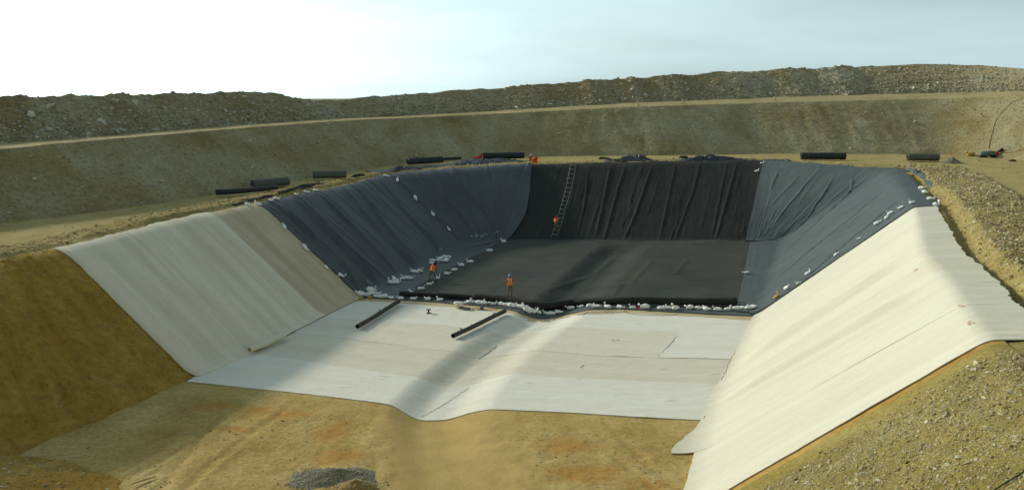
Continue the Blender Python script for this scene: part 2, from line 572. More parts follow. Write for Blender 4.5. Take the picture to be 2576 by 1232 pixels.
#            toe                    crest                    embankment foot
ST = [
    (V3(-31, 8, 0),        V3(-41, 6, ZC),          V3(-56, 4, ZC)),          # 0 behind the frame
    (P(100, 1105),         P(-70, 675, ZC),         V3(-45, 36, ZC)),         # 1
    (P(485, 945),          P(150, 627, ZC),         V3(-38.5, 46, ZC)),       # 2 front edge of the left sheets
    (P(625, 885),          P(330, 585, ZC),         P(60, 556, ZC)),          # 3 seam
    (P(800, 797),          P(530, 536, ZC),         P(280, 529, ZC)),         # 4 seam
    (P(905, 748),          P(655, 513, ZC),         P(440, 506, ZC)),         # 5 grey liner begins
    (P(1170, 622),         P(985, 441, ZC),         P(870, 434, ZC)),         # 6
    (P(1268, 605),         P(1335, 415, ZC),        P(1250, 396, ZC)),        # 7 far left corner
    (P(1390, 606),         P(1443, 412, ZC),        P(1400, 393, ZC)),        # 8 ladder
    (P(1640, 607),         P(1690, 409, ZC),        P(1690, 391, ZC)),        # 9
    (P(1880, 607),         P(1915, 406, ZC),        P(1930, 387, ZC)),        # 10 grey liner again
    (P(1974, 604),         P(2235, 428, ZC),        P(2377, 388, ZC)),        # 11 far right corner
    (P(1905, 792),         P(2301, 522, ZC),        P(2540, 399, ZC)),        # 12 white again
    (P(1830, 950),         P(2320, 640, ZC),        V3(66, 92, ZC)),          # 13 seam
    (P(1785, 1040),        P(2385, 711, ZC),        V3(64, 78, ZC)),          # 14 seam
    (P(1715, 1300),        P(2484, 851, ZC),        V3(56, 55, ZC)),          # 15 front edge of the right sheets
    (V3(1.0, 15, 0),       V3(12.5, 15, ZC),        V3(42, 28, ZC)),          # 16 behind the frame
    (V3(-5, 2, 0),         V3(6.0, 2, ZC),          V3(30, 4, ZC)),           # 17
]
toe_s = np.array([a[0] for a in ST])
cre_s = np.array([a[1] for a in ST])
foot_s = np.array([a[2] for a in ST])
step = 0.5 * (np.linalg.norm(np.diff(toe_s, axis=0), axis=1) + np.linalg.norm(np.diff(cre_s, axis=0), axis=1))
KS = np.concatenate([[0], np.cumsum(step)])            # wall coordinate s (metres) of each station
SD = np.arange(0, KS[-1] + 0.001, 0.1)


def dense(rail, sig):
    r = np.stack([np.interp(SD, KS, rail[:, j]) for j in range(3)], 1)
    return gsm(r, sig / 0.1)


TOE, CRE = dense(toe_s, 0.9), dense(cre_s, 1.3)
CRE[:, 2] += 0.16 * fbm(SD * 0.16, SD * 0, 3, 5)
OUT = CRE - TOE
OUT[:, 2] = 0
RUN = np.linalg.norm(OUT, axis=1)
OUT /= RUN[:, None]
LEN = np.hypot(RUN, CRE[:, 2])


def at_s(arr, s):
    s = np.clip(s, 0, SD[-1])
    if arr.ndim == 1:
        return np.interp(s, SD, arr)
    return np.stack([np.interp(s, SD, arr[:, j]) for j in range(arr.shape[1])], -1)


RC = 0.95 - 0.6 * sstep(KS[11] + 1, KS[12] + 2, SD)


def wall(s, t, rt=0.7):
    """point on the pit side: s along the pit, t metres up the slope from the toe (t<0 floor, t>LEN bench)"""
    s, t = np.broadcast_arrays(np.asarray(s, float), np.asarray(t, float))
    T, O, R, L, Z = at_s(TOE, s), at_s(OUT, s), at_s(RUN, s), at_s(LEN, s), at_s(CRE[:, 2], s)
    h, z = 0.0, 0.0
    r = np.where(t > L * 0.5, at_s(RC, s), rt)
    for k in (-1, -0.6, -0.2, 0.2, 0.6, 1):
        u = t + k * r
        a = np.clip(u / L, 0, 1)
        h = h + a * R + np.minimum(u, 0) + np.maximum(u - L, 0)
        z = z + a * Z
    h, z = h / 6, z / 6
    o = T + O * h[..., None]
    o[..., 2] = z
    return o


# trench down the middle of the floor
TZ = -0.56
bl = [(1080, 1232), (1046, 1134), (1030, 1087), (1037, 1053), (1120, 970), (1220, 888), (1300, 838), (1372, 793), (1450, 722), (1520, 655), (1575, 612)]
tr = np.array([P(x, y, TZ) for x, y in bl])
tr = tr[np.argsort(tr[:, 1])]
tr = np.concatenate([[tr[0] + V3(0.6, -8, 0)], tr, [tr[-1] + V3(3, 8, 0)]])
ty = np.arange(tr[0, 1], tr[-1, 1], 0.25)
tx = gsm(np.interp(ty, tr[:, 1], tr[:, 0]), 8) + 0.8


def fz(x, y):
    d = np.asarray(x) - np.interp(y, ty, tx)
    w = 1 - np.maximum(sstep(0.40, 3.1, d), sstep(-0.40, -2.5, d))
    return TZ * w * (1 - sstep(76, 81, np.asarray(y, float))) * (0.42 + 0.58 * sstep(30, 38, np.asarray(y, float)))


def PF(x, y, off=0.0):
    z = 0.0
    for _ in range(8):
        p = P(x, y, z + off)
        z = 0.5 * z + 0.5 * float(fz(p[0], p[1]))
    return V3(p[0], p[1], float(fz(p[0], p[1])) + off)


# floor
rows = np.concatenate([np.arange(10, 24, 0.5), np.arange(24, 44, 0.13), np.arange(44, 86, 0.7)])
lt = at_s(TOE, np.arange(0, KS[7], 0.2))
rt_ = at_s(TOE, np.arange(KS[11], SD[-1], 0.2))[::-1]
xl = np.interp(rows, lt[:, 1], lt[:, 0]) - 1.2
xr = np.interp(rows, rt_[:, 1], rt_[:, 0]) + 1.2
w = np.linspace(0, 1, 280)
GX = xl[:, None] + (xr - xl)[:, None] * w[None]
GY = np.repeat(rows[:, None], 280, 1)
front = 1 - sstep(33, 38.5, GY + 0.17 * GX)
ruts = np.zeros_like(GX)
for x0_, sl_ in ((-14.0, 0.12), (-12.2, 0.12), (-17.0, 0.42), (-15.3, 0.42), (4.2, -0.35), (6.0, -0.35)):      # wheel tracks
    u0_ = GX - x0_ - sl_ * (GY - 32) - 0.5 * np.sin(GY * 0.35 + x0_)
    ruts += -1.6 * np.exp(-(u0_ / 0.22) ** 2) + 0.8 * np.exp(-((np.abs(u0_) - 0.38) / 0.16) ** 2)
GZ = fz(GX, GY) - 0.02 - 0.03 * sstep(37, 41, GY + 0.17 * GX) + front * (0.09 * fbm(GX * 0.3, GY * 0.3, 3, 3) + 0.045 * fbm(GX * 1.7, GY * 1.7, 3, 11, 0.6) + 0.02 * ruts) * sstep(0.3, 1.5, np.abs(GX - np.interp(GY, ty, tx)) - 1.0)
GF = np.stack([GX, GY, GZ], -1)
dtr = GX - np.interp(GY, ty, tx)
trm = sstep(-3.4, -2.2, dtr) * (1 - sstep(3.0, 5.2, dtr))
o = grid_obj('pit_floor', GF, M_floor, uv=np.stack([GX, GY], -1), reg='floor', col=trm)
rust = np.zeros_like(GX)
for rx, ry, ra, rb, rv in [(545, 1018, 1.3, 0.8, 0.8), (650, 1032, 1.0, 0.8, 1.0), (730, 1042, 1.3, 0.7, 1.0), (585, 1078, 1.1, 0.5, 0.9), (840, 1085, 1.1, 1.6, 1.0), (850, 1150, 1.3, 1.1, 1.0), (960, 1050, 0.8, 0.6, 0.5),
                           (700, 1180, 1.2, 0.5, 0.4), (1290, 1058, 0.8, 0.5, 0.7), (1420, 1120, 1.6, 1.0, 0.9), (1480, 1190, 1.9, 0.9, 1.0), (1590, 1150, 1.2, 0.9, 0.6), (1640, 1215, 1.6, 0.8, 0.8), (1560, 1085, 1.6, 0.5, 0.4), (250, 1085, 1.6, 0.8, 0.4)]:
    c_ = P(rx, ry)
    rust = np.maximum(rust, rv * np.exp(-((GX - c_[0]) / ra) ** 2 - ((GY - c_[1]) / rb) ** 2))
at_ = o.data.attributes.new('rust', 'FLOAT', 'POINT')
at_.data.foreach_set('value', np.ascontiguousarray(rust.ravel(), np.float32))
tag(o, kind='structure')

# soil of the three pit sides (the right one turns to raw gravel in front of the sheets)
def soil_side(name, s0, s1, ds, nt, mat, rough_from=None, amp=0.05, tlo=-0.9):
    s = np.arange(s0, s1, ds)
    q = np.linspace(0, 1, nt)
    S = np.repeat(s[:, None], nt, 1)
    L = at_s(LEN, S)
    T = tlo + (L + 0.6 - tlo) * q[None]
    G = wall(S, T)
    N = grid_normals(G)
    d = -0.012 - 0.3 * sstep(0.0, -0.8, T)
    if rough_from is not None:
        k = sstep(rough_from[0], rough_from[1], rough_from[2] * S)
        d = d + k * (amp * 3.2 * (fbm(S * 0.35, T * 0.16, 3, 21) + 0.35) + amp * 1.6 * fbm(S * 1.1, T * 1.1, 4, 23, 0.6))
    if name == 'pit_slope_left':                       # rills and bucket marks in the bare clay
        k = 1 - sstep(KS[2] - 1.2, KS[2] - 0.3, S)
        d = d - k * 0.07 * np.abs(fbm(S * 1.1 + 0.25 * T, T * 0.10, 3, 27)) ** 0.7 + k * 0.035 * fbm(S * 2.2, T * 2.2, 3, 29, 0.65) + k * 0.12 * np.maximum(0, fbm(S * 0.9, T * 0.5, 3, 28)) * np.exp(-((T - 0.5) / 0.9) ** 2)
    G = G + N * np.asarray(d)[..., None] if np.ndim(d) else G + N * d
    o = grid_obj(name, G, mat, uv=np.stack([S, T], -1), reg=name)
    return tag(o, kind='structure'), G


_, GLEFT = soil_side('pit_slope_left', 0, KS[7], 0.2, 120, M_left, (-KS[2] + 0.6, -KS[2] + 3, -1), 0.05)
soil_side('pit_slope_far', KS[7] - 0.3, KS[11] + 0.3, 0.4, 40, M_left)
soil_side('pit_slope_right', KS[11], KS[15] + 0.9, 0.3, 60, M_clay)
_, GRAV = soil_side('pit_slope_gravel', KS[15] + 0.5, SD[-1], 0.10, 150, M_right, (KS[15] + 0.5, KS[15] + 2.6, 1), 0.06)

# ------------------------------------------------------------------ bench, embankment, upper road, spoil ridge
NB = 820
foot_s = np.insert(foot_s, 7, P(1045, 408, ZC), axis=0)         # inner corner of the embankment
footK = np.insert(KS, 7, KS[6] + 0.45 * (KS[7] - KS[6]))
fs = np.concatenate([[0], np.cumsum(np.linalg.norm(np.diff(foot_s, axis=0), axis=1))])
sB = np.linspace(0, fs[-1], NB)
foot = np.stack([np.interp(sB, fs, foot_s[:, j]) for j in range(3)], 1)
dB = sB[1] - sB[0]
foot = gsm(foot, 0.9 / dB)
sC = np.interp(sB, fs, footK)                    # matching place along the pit
tan = np.gradient(foot, axis=0)
nor = np.stack([-tan[:, 1], tan[:, 0], 0 * tan[:, 0]], 1)
nor /= np.linalg.norm(nor, axis=1, keepdims=True)
nor = gsm(nor, 1.1 / dB)
nor /= np.linalg.norm(nor, axis=1, keepdims=True)


def rise(start, slope, line, hmin, hmax):
    """how high the bank climbs from `start` (run per rise = slope) until it meets the line seen in the photograph"""
    lx, ly = zip(*line)
    hs = np.linspace(hmin, hmax, 260)
    pts = start[:, None, :] + nor[:, None, :] * (hs * slope)[None, :, None] + np.array([0, 0, 1.0]) * hs[None, :, None]
    q = proj(pts)
    g = q[..., 1] - np.interp(q[..., 0], lx, ly)
    out = np.full(len(start), np.nan)
    for i in range(len(start)):
        z = np.where((g[i, :-1] > 0) & (g[i, 1:] <= 0))[0]
        x0 = q[i, 0, 0]
        if len(z) and -350 < x0 < 2950 and start[i, 1] > 12:
            out[i] = hs[z[0]]
    ok = ~np.isnan(out)
    out = np.interp(np.arange(len(start)), np.where(ok)[0], out[ok])
    return gsm(out, 0.8 / dB)


line_top = [(0, 374), (159, 358), (306, 346), (629, 319), (870, 302), (1170, 289), (1600, 268), (2000, 256), (2576, 243)]
line_up = [(0, 362), (306, 338), (629, 312), (800, 301), (1170, 283), (1600, 258), (2000, 243), (2576, 229)]
line_sky = [(0, 241), (120, 240), (300, 237), (560, 231), (650, 226), (700, 238), (780, 250), (830, 252), (1000, 238), (1400, 208), (1700, 187), (2000, 172), (2250, 162), (2400, 163), (2576, 172)]
h4 = rise(foot, 1.4, line_top, 1.0, 14)
top4 = foot + nor * (h4 * 1.4)[:, None] + np.array([0, 0, 1.0]) * h4[:, None]
WID = 5.5
pts = top4 + nor * WID
q = proj(pts)
# the upper road: bank its outer edge so that it shows the width it has in the photograph
ly = np.interp(q[:, 0], *zip(*line_up))
dpt = pts[:, 1] * cp_ - (pts[:, 2] - CAM_H) * sp_
dz = np.clip((q[:, 1] - ly) / FOC * dpt, -0.4, 1.5)
dz[(q[:, 0] < -300) | (q[:, 0] > 2900) | (pts[:, 1] < 12)] = 0.2
dz = gsm(dz, 2 / dB)
top5 = pts + np.array([0, 0, 1.0]) * dz[:, None]
h6 = rise(top5, 1.35, line_sky, 0.5, 14)
top6 = top5 + nor * (h6 * 1.35)[:, None] + np.array([0, 0, 1.0]) * h6[:, None]

# bench between the crest and the foot of the embankment
mB = 120
q01 = np.linspace(0, 1, mB) ** 1.7
c0 = wall(sC, at_s(LEN, sC) + 0.35)
c0[:, 2] -= 0.10
GB = c0[:, None] + (foot - c0)[:, None] * q01[None, :, None]
wid = np.linalg.norm(foot - c0, axis=1)
cl_ = c0[:, :2]
dist = np.empty((NB, mB))
for i_ in range(NB):                                     # true distance from the crest line
    dist[i_] = np.sqrt(((GB[i_, :, None, :2] - cl_[None]) ** 2).sum(-1).min(1))
SB = np.repeat(sC[:, None], mB, 1)
side = sstep(KS[11] - 2, KS[11] + 2, sC)[:, None]                    # 0 left and far, 1 right
far = (sstep(KS[6] + 4, KS[7], sC) * (1 - sstep(KS[10] - 4, KS[11], sC)))[:, None]
lo = 0.9 * (1 - side) + 2.45 * side
hi = np.minimum(4.2 * (1 - side) + 8.8 * side, dist[:, -1:] * 0.72)
berm = sstep(lo, lo + 0.8, dist) * (1 - sstep(hi - 1.2, hi, dist))
BZ = berm * (0.26 + 0.30 * side - 0.10 * far) * (0.8 + 0.6 * fbm(GB[..., 0] * 0.3, GB[..., 1] * 0.3, 3, 31))
BZ = BZ + berm * (0.10 + 0.08 * side) * fbm(GB[..., 0] * 1.3, GB[..., 1] * 1.3, 4, 33, 0.6)
BZ = BZ + 0.03 * fbm(GB[..., 0] * 0.6, GB[..., 1] * 0.6, 3, 35) * sstep(hi - 1.0, hi, dist)
BZ = BZ - 0.30 * side * np.exp(-((dist - 2.2) / 0.35) ** 2)
GB[..., 2] += BZ
cut = 0
road_q = sstep(hi - 0.6, hi + 0.3, dist)
# split the bench into the rubbly berm and the beaten road by distance
isplit = 0
t = NT('bench_soil')
mixn = t.noise(t.obj, 0.5, 5, 0.65)
u = t.n.new('ShaderNodeSeparateXYZ')
t.l.new(t.uv, u.inputs[0])
fac = t.ramp(t.math('ADD', t.math('MULTIPLY', u.outputs[0], 0.8), t.math('MULTIPLY', t.math('SUBTRACT', mixn, 0.5), 0.7)), (0.35, 0.0), (0.55, 1.0))
gb = t.noise(t.obj, 2.4, 6, 0.75)
rub = t.ramp(gb, (0.25, (0.17, 0.122, 0.040)), (0.5, (0.30, 0.225, 0.075)), (0.75, (0.44, 0.36, 0.17)))
rn = t.noise(t.obj, 0.5, 5, 0.6)
rd = t.ramp(rn, (0.3, (0.30, 0.235, 0.09)), (0.7, (0.40, 0.32, 0.135)))
col = t.mix(fac, rub, rd)
nb_ = t.bump(gb, 0.8, 0.10)
M_benchmix = t.out(col, 0.95, nb_, 0.15)
o = grid_obj('bench', GB, M_benchmix, uv=np.stack([road_q, dist], -1), reg='bench')
tag(o, kind='structure')


def strip(name, A, B, m, mat, dfun, reg=None, start=None):
    q_ = np.linspace(0, 1, m)
    G = A[:, None] + (B - A)[:, None] * q_[None, :, None]
    S = np.repeat(sB[:, None], m, 1)
    D = np.linalg.norm(B - A, axis=1)[:, None] * q_[None]
    N = grid_normals(G)
    G = G + N * dfun(S, D, np.repeat(q_[None], len(A), 0))[..., None]
    if start is not None:
        G[:, 0] = start
    o = grid_obj(name, G, mat, uv=np.stack([S, D], -1), reg=reg)
    tag(o, kind='structure')
    return G


def d_bank(S, D, Q):
    e = np.minimum(sstep(0, 0.08, Q), 1 - sstep(0.94, 1, Q) * 0.7)
    return e * (0.13 * fbm(S * 0.22, D * 0.12, 3, 41) + 0.08 * fbm(S * 0.9, D * 0.25, 3, 43) + 0.05 * fbm(S * 2.4, D * 2.4, 2, 45)) - 0.05


def d_spoil(S, D, Q):
    e = sstep(0, 0.06, Q)
    cones = np.abs(((S + 2.5 * fbm(S * 0.06, S * 0, 2, 50)) / 7.5) % 1.0 - 0.5) * 2
    return e * (0.75 * (0.5 - cones) * (1 - 0.55 * Q) + 0.22 * fbm(S * 0.8, D * 0.5, 3, 51) + 0.20 * fbm(S * 2.2, D * 2.2, 2, 53)) - 0.05


BANK = strip('embankment', foot - np.array([0, 0, 0.06]), top4, 64, M_bank, d_bank, 'bank')
MID = strip('upper_road', top4 - np.array([0, 0, 0.02]), top5, 14, M_road, lambda S, D, Q: 0.04 * fbm(S * 0.4, D * 0.4, 3, 61) + 0.12 * np.exp(-((D - 0.3) / 0.35) ** 2) * (0.5 + fbm(S * 0.8, D, 3, 62)), 'upper_road', BANK[:, -1])
SPOIL = strip('spoil_ridge', top5 - np.array([0, 0, 0.06]), top6, 56, M_spoil, d_spoil, 'spoil', MID[:, -1])
back7 = top6 + nor * 7 + np.array([0, 0, -0.8])
back8 = top6 + nor * 26 + np.array([0, 0, -9.0])
back9 = back8 + nor * 900
back9[:, 2] = 4
bq = np.concatenate([np.linspace(0, 1, 10)])
GBK = np.concatenate([(top6 - np.array([0, 0, 0.1]))[:, None] + (back7 - top6)[:, None] * bq[None, :, None], (back7[:, None] + (back8 - back7)[:, None] * bq[None, 1:, None]), back9[:, None]], 1)
GBK[:, 1:-1, 2] += 0.25 * fbm(GBK[:, 1:-1, 0] * 0.3, GBK[:, 1:-1, 1] * 0.3, 3, 71)
GBK[:, 0] = SPOIL[:, -1]
o = grid_obj('terrain', GBK, M_far, uv=GBK[..., :2] * 1.0)
tag(o, kind='structure')
# ground the photographer stands on: a bank on the near side of the pit
xs = np.linspace(-140, 140, 90)
prof = [(19.0, -2.0), (4.5, 13.0), (2.5, 13.9), (-6, 14.0), (-40, 14.0), (-900, 14.0)]
GN = np.array([[(x, y, z) for y, z in prof] for x in xs])
GN[:, 1:5, 2] += 0.25 * fbm(GN[:, 1:5, 0] * 0.15, GN[:, 1:5, 1] * 0.15, 3, 73)
o = grid_obj('near_bank', GN, M_bench, uv=GN[..., :2] * 1.0)
tag(o, kind='structure')
# ------------------------------------------------------------------ sheets on the slopes and the floor
def slope_grid(s0, s1, tlo, thi, off, nt=110, ds=0.14, rag=0.04, folds=None, swell=0.03, seed=0):
    """s0, s1, tlo, thi are numbers or functions (s edges of q, t edges of s); folds = displacement(S, T)"""
    qs = np.linspace(0, 1, nt)
    e0 = s0(qs) if callable(s0) else np.full(nt, float(s0))
    e1 = s1(qs) if callable(s1) else np.full(nt, float(s1))
    e0 = e0 + rag * fbm(qs * 22, qs * 0 + seed, 3, 81)
    e1 = e1 + rag * fbm(qs * 22, qs * 0 + seed, 3, 82)
    ns = max(8, int((e1 - e0).mean() / ds))
    k = np.linspace(0, 1, ns)
    S = e0[None] + (e1 - e0)[None] * k[:, None]
    L = at_s(LEN, S)
    lo = tlo(S) if callable(tlo) else tlo
    hi = thi(S) if callable(thi) else thi
    lo = lo + rag * 2.0 * fbm(S * 1.6, S * 0 + seed, 4, 83, 0.65)
    hi = hi + rag * 5.0 * fbm(S * 1.4, S * 0 + seed, 4, 84, 0.7)
    T = lo + (L + hi - lo) * qs[None]
    G = wall(S, T)
    N = grid_normals(G)
    off = off(S, T) if callable(off) else off
    d = off + swell * fbm(S * 0.4, T * 0.11, 3, 90 + seed) + 0.012 * fbm(S * 1.8, T * 0.5, 3, 91 + seed)
    if folds is not None:
        d = d + folds(S, T)
    d = np.maximum(d, off * 0.4)
    return G + N * d[..., None], np.stack([S, T], -1)


def make_folds(seed, s0, s1, n, amp, width, drift=0.0, tmax=12.5, bend=0.5):
    r = np.random.default_rng(seed)
    it = [(r.uniform(s0, s1), r.uniform(-1, 1) * drift, amp * r.uniform(0.35, 1.0) ** 1.2, width * r.uniform(0.5, 1.5),
           r.uniform(-3, tmax * 0.55), r.uniform(tmax * 0.25, tmax + 3), r.integers(1000), r.uniform(0.6, 1.8)) for _ in range(n)]

    def f(S, T):
        d = np.zeros_like(S)
        for c, dr, a, w_, t0, ln, sd, sh in it:
            cen = c + dr * (T - t0) + bend * (vn(T * 0.22, T * 0 + sd, 7) - 0.5)
            x = (S - cen) / w_
            x = np.where(x > 0, x * sh, x)
            win = sstep(t0, t0 + 1.5, T) * (1 - sstep(t0 + ln - 2.0, t0 + ln, T))
            d += a * win * np.exp(-x * x) * (0.75 + 0.5 * vn(T * 0.5, T * 0 + sd, 9))
        return d
    return f


def traced_folds(paths, amp, width):
    """folds traced on the photograph: each path is dropped onto the slope and raised there"""
    s = np.arange(KS[4], KS[13], 0.15)
    q_ = np.linspace(0, 1, 120)
    S = np.repeat(s[:, None], 120, 1)
    T = -1 + (at_s(LEN, S) + 2.0) * q_[None]
    pix = proj(wall(S, T))
    st = np.stack([S, T], -1).reshape(-1, 2)
    pix = pix.reshape(-1, 2)
    lines = []
    for k, path in enumerate(paths):
        pts = []
        for x, y in path:
            i = int(((pix[:, 0] - x) ** 2 + (pix[:, 1] - y) ** 2).argmin())
            pts.append(st[i])
        lines.append((np.array(pts), amp * (0.7 + 0.6 * random.random()), width * (0.7 + 0.6 * random.random())))

    def f(S, T):
        d = np.zeros_like(S)
        for pts, a, w_ in lines:
            order = np.argsort(pts[:, 1])
            p = pts[order]
            cen = np.interp(T, p[:, 1], p[:, 0]) + 0.10 * (vn(T * 0.8, T * 0, 13) - 0.5)
            win = sstep(p[0, 1] - 1.2, p[0, 1] + 1.6, T) * (1 - sstep(p[-1, 1] - 2.4, p[-1, 1] + 0.6, T))
            x = (S - cen) / w_
            x = np.where(x > 0, x * 1.5, x)
            d += a * win * np.exp(-x * x)
        return d
    return f


def add_f(*fs_):
    return lambda S, T: sum(f(S, T) for f in fs_)


SHEETS = {}


def slope_sheet(key, label, mat, *a, reg='sheets', name='geotextile_sheet', group=None, skirt=0.04, **k):
    G, uv = slope_grid(*a, **k)
    o = grid_obj(name, G, mat, uv=uv, skirt=skirt, reg=reg)
    SHEETS[key] = tag(o, label, 'geotextile', group)
    return o


# left slope: three pale strips
GL = 'pale sheets on the left slope'
slope_sheet('l1', 'pale strip of geotextile on left slope bordering the bare brown clay', M_white_lifted, KS[2], KS[3] + 0.25, -0.5, 0.55, 0.045, group=GL, seed=1,
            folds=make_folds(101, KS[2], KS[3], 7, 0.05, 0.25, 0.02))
slope_sheet('l2', 'middle strip of pale geotextile on left slope, above the white tube', M_white_lifted, KS[3], KS[4] + 0.25, -0.4, 0.55, 0.075, group=GL, seed=2,
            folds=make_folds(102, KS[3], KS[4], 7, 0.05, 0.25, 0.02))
slope_sheet('l3', 'soiled beige geotextile strip on left slope touching the blue-grey liner', M_beige, KS[4], KS[5] + 0.7, -0.3, 0.5, 0.045, group=GL, seed=3,
            folds=make_folds(103, KS[4], KS[5], 7, 0.06, 0.25, 0.02))

# right slope: four sunlit cream strips
GR = 'sunlit sheets on the right slope'
tz14 = float(np.interp(1155, [1040, 1300], [KS[14], KS[15]]))
slope_sheet('r1', 'cream geotextile strip on right slope next to the grey-green liner', M_cream, KS[12] - 0.5, KS[13] + 0.2, -0.35, 2.3, 0.03, group=GR, seed=4,
            folds=add_f(add_f(make_folds(104, KS[12], KS[13], 8, 0.04, 0.4, 0.02), make_folds(1041, KS[12], KS[13], 12, 0.022, 0.12, 0.05)), lambda S, T: 0.30 * sstep(KS[13] - 3.2, KS[13] - 1.5, S) * (1 - sstep(KS[13] - 1.5, KS[13] + 0.1, S)) * sstep(0, 3, T) * (1 - sstep(9, 11.5, T))))
slope_sheet('r2', 'cream geotextile strip on right slope, second from the grey-green liner', M_cream, KS[13] - 0.1, KS[14] + 0.2, -0.35, 2.3, 0.045, group=GR, seed=5,
            folds=add_f(add_f(make_folds(105, KS[13], KS[14], 8, 0.04, 0.4, 0.02), make_folds(1051, KS[13], KS[14], 12, 0.022, 0.12, 0.05)), lambda S, T: 0.20 * sstep(KS[14] - 2.2, KS[14] - 1.0, S) * (1 - sstep(KS[14] - 1.0, KS[14] + 0.1, S)) * sstep(0, 3, T) * (1 - sstep(9, 11.5, T))))
slope_sheet('r3', 'cream geotextile strip on right slope with a torn flap at its toe', M_cream, KS[14] - 0.1, tz14 + 0.1,
            lambda S: -0.35 - 0.9 * sstep(KS[14] + 0.5, tz14, S) ** 1.5, 2.3, 0.035, group=GR, seed=6, rag=0.05,
            folds=add_f(make_folds(106, KS[14], tz14, 8, 0.04, 0.4, 0.02), make_folds(1061, KS[14], tz14, 12, 0.022, 0.12, 0.05)))
slope_sheet('r4', 'wide cream geotextile strip on right slope bordering the ochre gravel', M_cream, tz14 - 0.1, KS[15] + 0.1, -0.15, 2.4, 0.03, group=GR, seed=7,
            folds=add_f(make_folds(107, tz14, KS[15], 10, 0.04, 0.45, 0.02), make_folds(1071, tz14, KS[15], 12, 0.022, 0.12, 0.05)))


# floor sheets: strips laid across, each between two lines traced on the photograph
def cross(pts):
    w_ = np.array([PF(x, y)[:2] for x, y in pts])
    return w_


def resample(w_, n, sig=0.0):
    d = np.concatenate([[0], np.cumsum(np.linalg.norm(np.diff(w_, axis=0), axis=1))])
    u_ = np.linspace(0, d[-1], n)
    r = np.stack([np.interp(u_, d, w_[:, j]) for j in range(2)], 1)
    return gsm(r, sig) if sig else r


def floor_strip(A, B, off, na=220, nb=60, seed=0, rag=0.03, swell=0.02, smooth=6, folds=None, over=(0, 0), rag_end=0.06):
    a, b = resample(cross(A), na, smooth), resample(cross(B), na, smooth)
    dirn = (b - a) / np.linalg.norm(b - a, axis=1, keepdims=True)
    u_ = np.linspace(0, np.linalg.norm(a[-1] - a[0]), na)
    a = a - dirn * (over[0] + rag * fbm(u_ * 1.2, u_ * 0 + seed, 4, 95, 0.65))[:, None]
    b = b + dirn * (over[1] + rag * fbm(u_ * 1.2, u_ * 0 + seed, 4, 96, 0.65))[:, None]
    q_ = np.linspace(0, 1, nb)
    XY = a[:, None] + (b - a)[:, None] * q_[None, :, None]
    U = np.repeat(u_[:, None], nb, 1)
    W = np.linalg.norm(b - a, axis=1)[:, None] * q_[None]
    # slightly ragged ends
    ax = XY[1] - XY[0]
    d = off + swell * np.maximum(0, fbm(XY[..., 0] * 0.5, XY[..., 1] * 0.5, 3, 97 + seed)) + 0.010 * fbm(XY[..., 0] * 1.6, XY[..., 1] * 1.6, 3, 98 + seed)
    if folds is not None:
        d = d + folds(XY[..., 0], XY[..., 1])
    G = np.concatenate([XY, (fz(XY[..., 0], XY[..., 1]) + d)[..., None]], -1)
    return G, np.stack([W, U], -1)


def short_folds(seed, n, box_):
    r = np.random.default_rng(seed)
    it = []
    for _ in range(n):
        c = PF(r.uniform(box_[0], box_[2]), r.uniform(box_[1], box_[3]))
        a = r.normal(-0.15, 0.25)
        it.append((c[0], c[1], math.cos(a), math.sin(a), r.uniform(0.15, 0.7), r.uniform(0.05, 0.09), r.uniform(0.015, 0.05)))

    def f(X, Y):
        d = np.zeros_like(X)
        for x, y, ca, sa, l, w_, h in it:
            u_ = (X - x) * ca + (Y - y) * sa
            v_ = -(X - x) * sa + (Y - y) * ca
            d += h * np.exp(-(u_ / l) ** 4 - (v_ / w_) ** 2)
        return d
    return f


def floor_sheet(key, label, mat, *a, group='white sheets laid across the floor', **k):
    k.setdefault('folds', short_folds(k.get('seed', 0) + 400, 45, (600, 770, 1900, 1055)))
    k.setdefault('na', 330)
    k.setdefault('nb', 76)
    G, uv = floor_strip(*a, **k)
    o = grid_obj('geotextile_sheet', G, mat, uv=uv, skirt=0.05, reg='sheets')
    SHEETS[key] = tag(o, label, 'geotextile', group)
    return o


F0 = [(470, 960), (620, 975), (760, 990), (900, 1006), (980, 1017), (1010, 1032), (1040, 1052), (1080, 1058), (1115, 1057), (1160, 1043), (1210, 1033), (1260, 1030), (1400, 1036), (1560, 1046), (1766, 1057)]
F1 = [(600, 885), (690, 897), (880, 925), (1010, 945), (1060, 953), (1110, 972), (1140, 974), (1180, 972), (1215, 955), (1260, 946), (1400, 950), (1560, 957), (1812, 968)]
F2 = [(722, 833), (860, 848), (1000, 865), (1110, 880), (1160, 888), (1200, 900), (1235, 900), (1275, 888), (1325, 884), (1493, 892), (1655, 898), (1845, 902)]
F3 = [(790, 799), (870, 803), (978, 811), (1100, 819), (1190, 828), (1260, 850), (1290, 850), (1330, 838), (1400, 828), (1540, 832), (1665, 837), (1875, 846)]
F4 = [(880, 757), (1000, 763), (1190, 779), (1270, 788), (1310, 800), (1350, 810), (1380, 808), (1420, 797), (1480, 790), (1560, 787), (1640, 792), (1780, 800), (1900, 808)]
F5 = [(890, 747), (1000, 752), (1190, 767), (1275, 777), (1312, 790), (1352, 800), (1384, 799), (1424, 789), (1480, 781), (1560, 777), (1640, 781), (1780, 790), (1910, 797)]
floor_sheet('f1', 'front white geotextile strip on the floor, dipping through the trench beside bare soil', M_white, F0, F1, 0.03, seed=1, over=(0, 0.0))
floor_sheet('f2', 'second white geotextile strip on the floor, counted from the bare soil', M_white2b, F1, F2, 0.018, seed=2, over=(0.25, 0))
floor_sheet('f3', 'third white geotextile strip on the floor, under the near ends of the black pipes', M_white2, F2, F3, 0.03, seed=3, over=(0.2, 0.15))
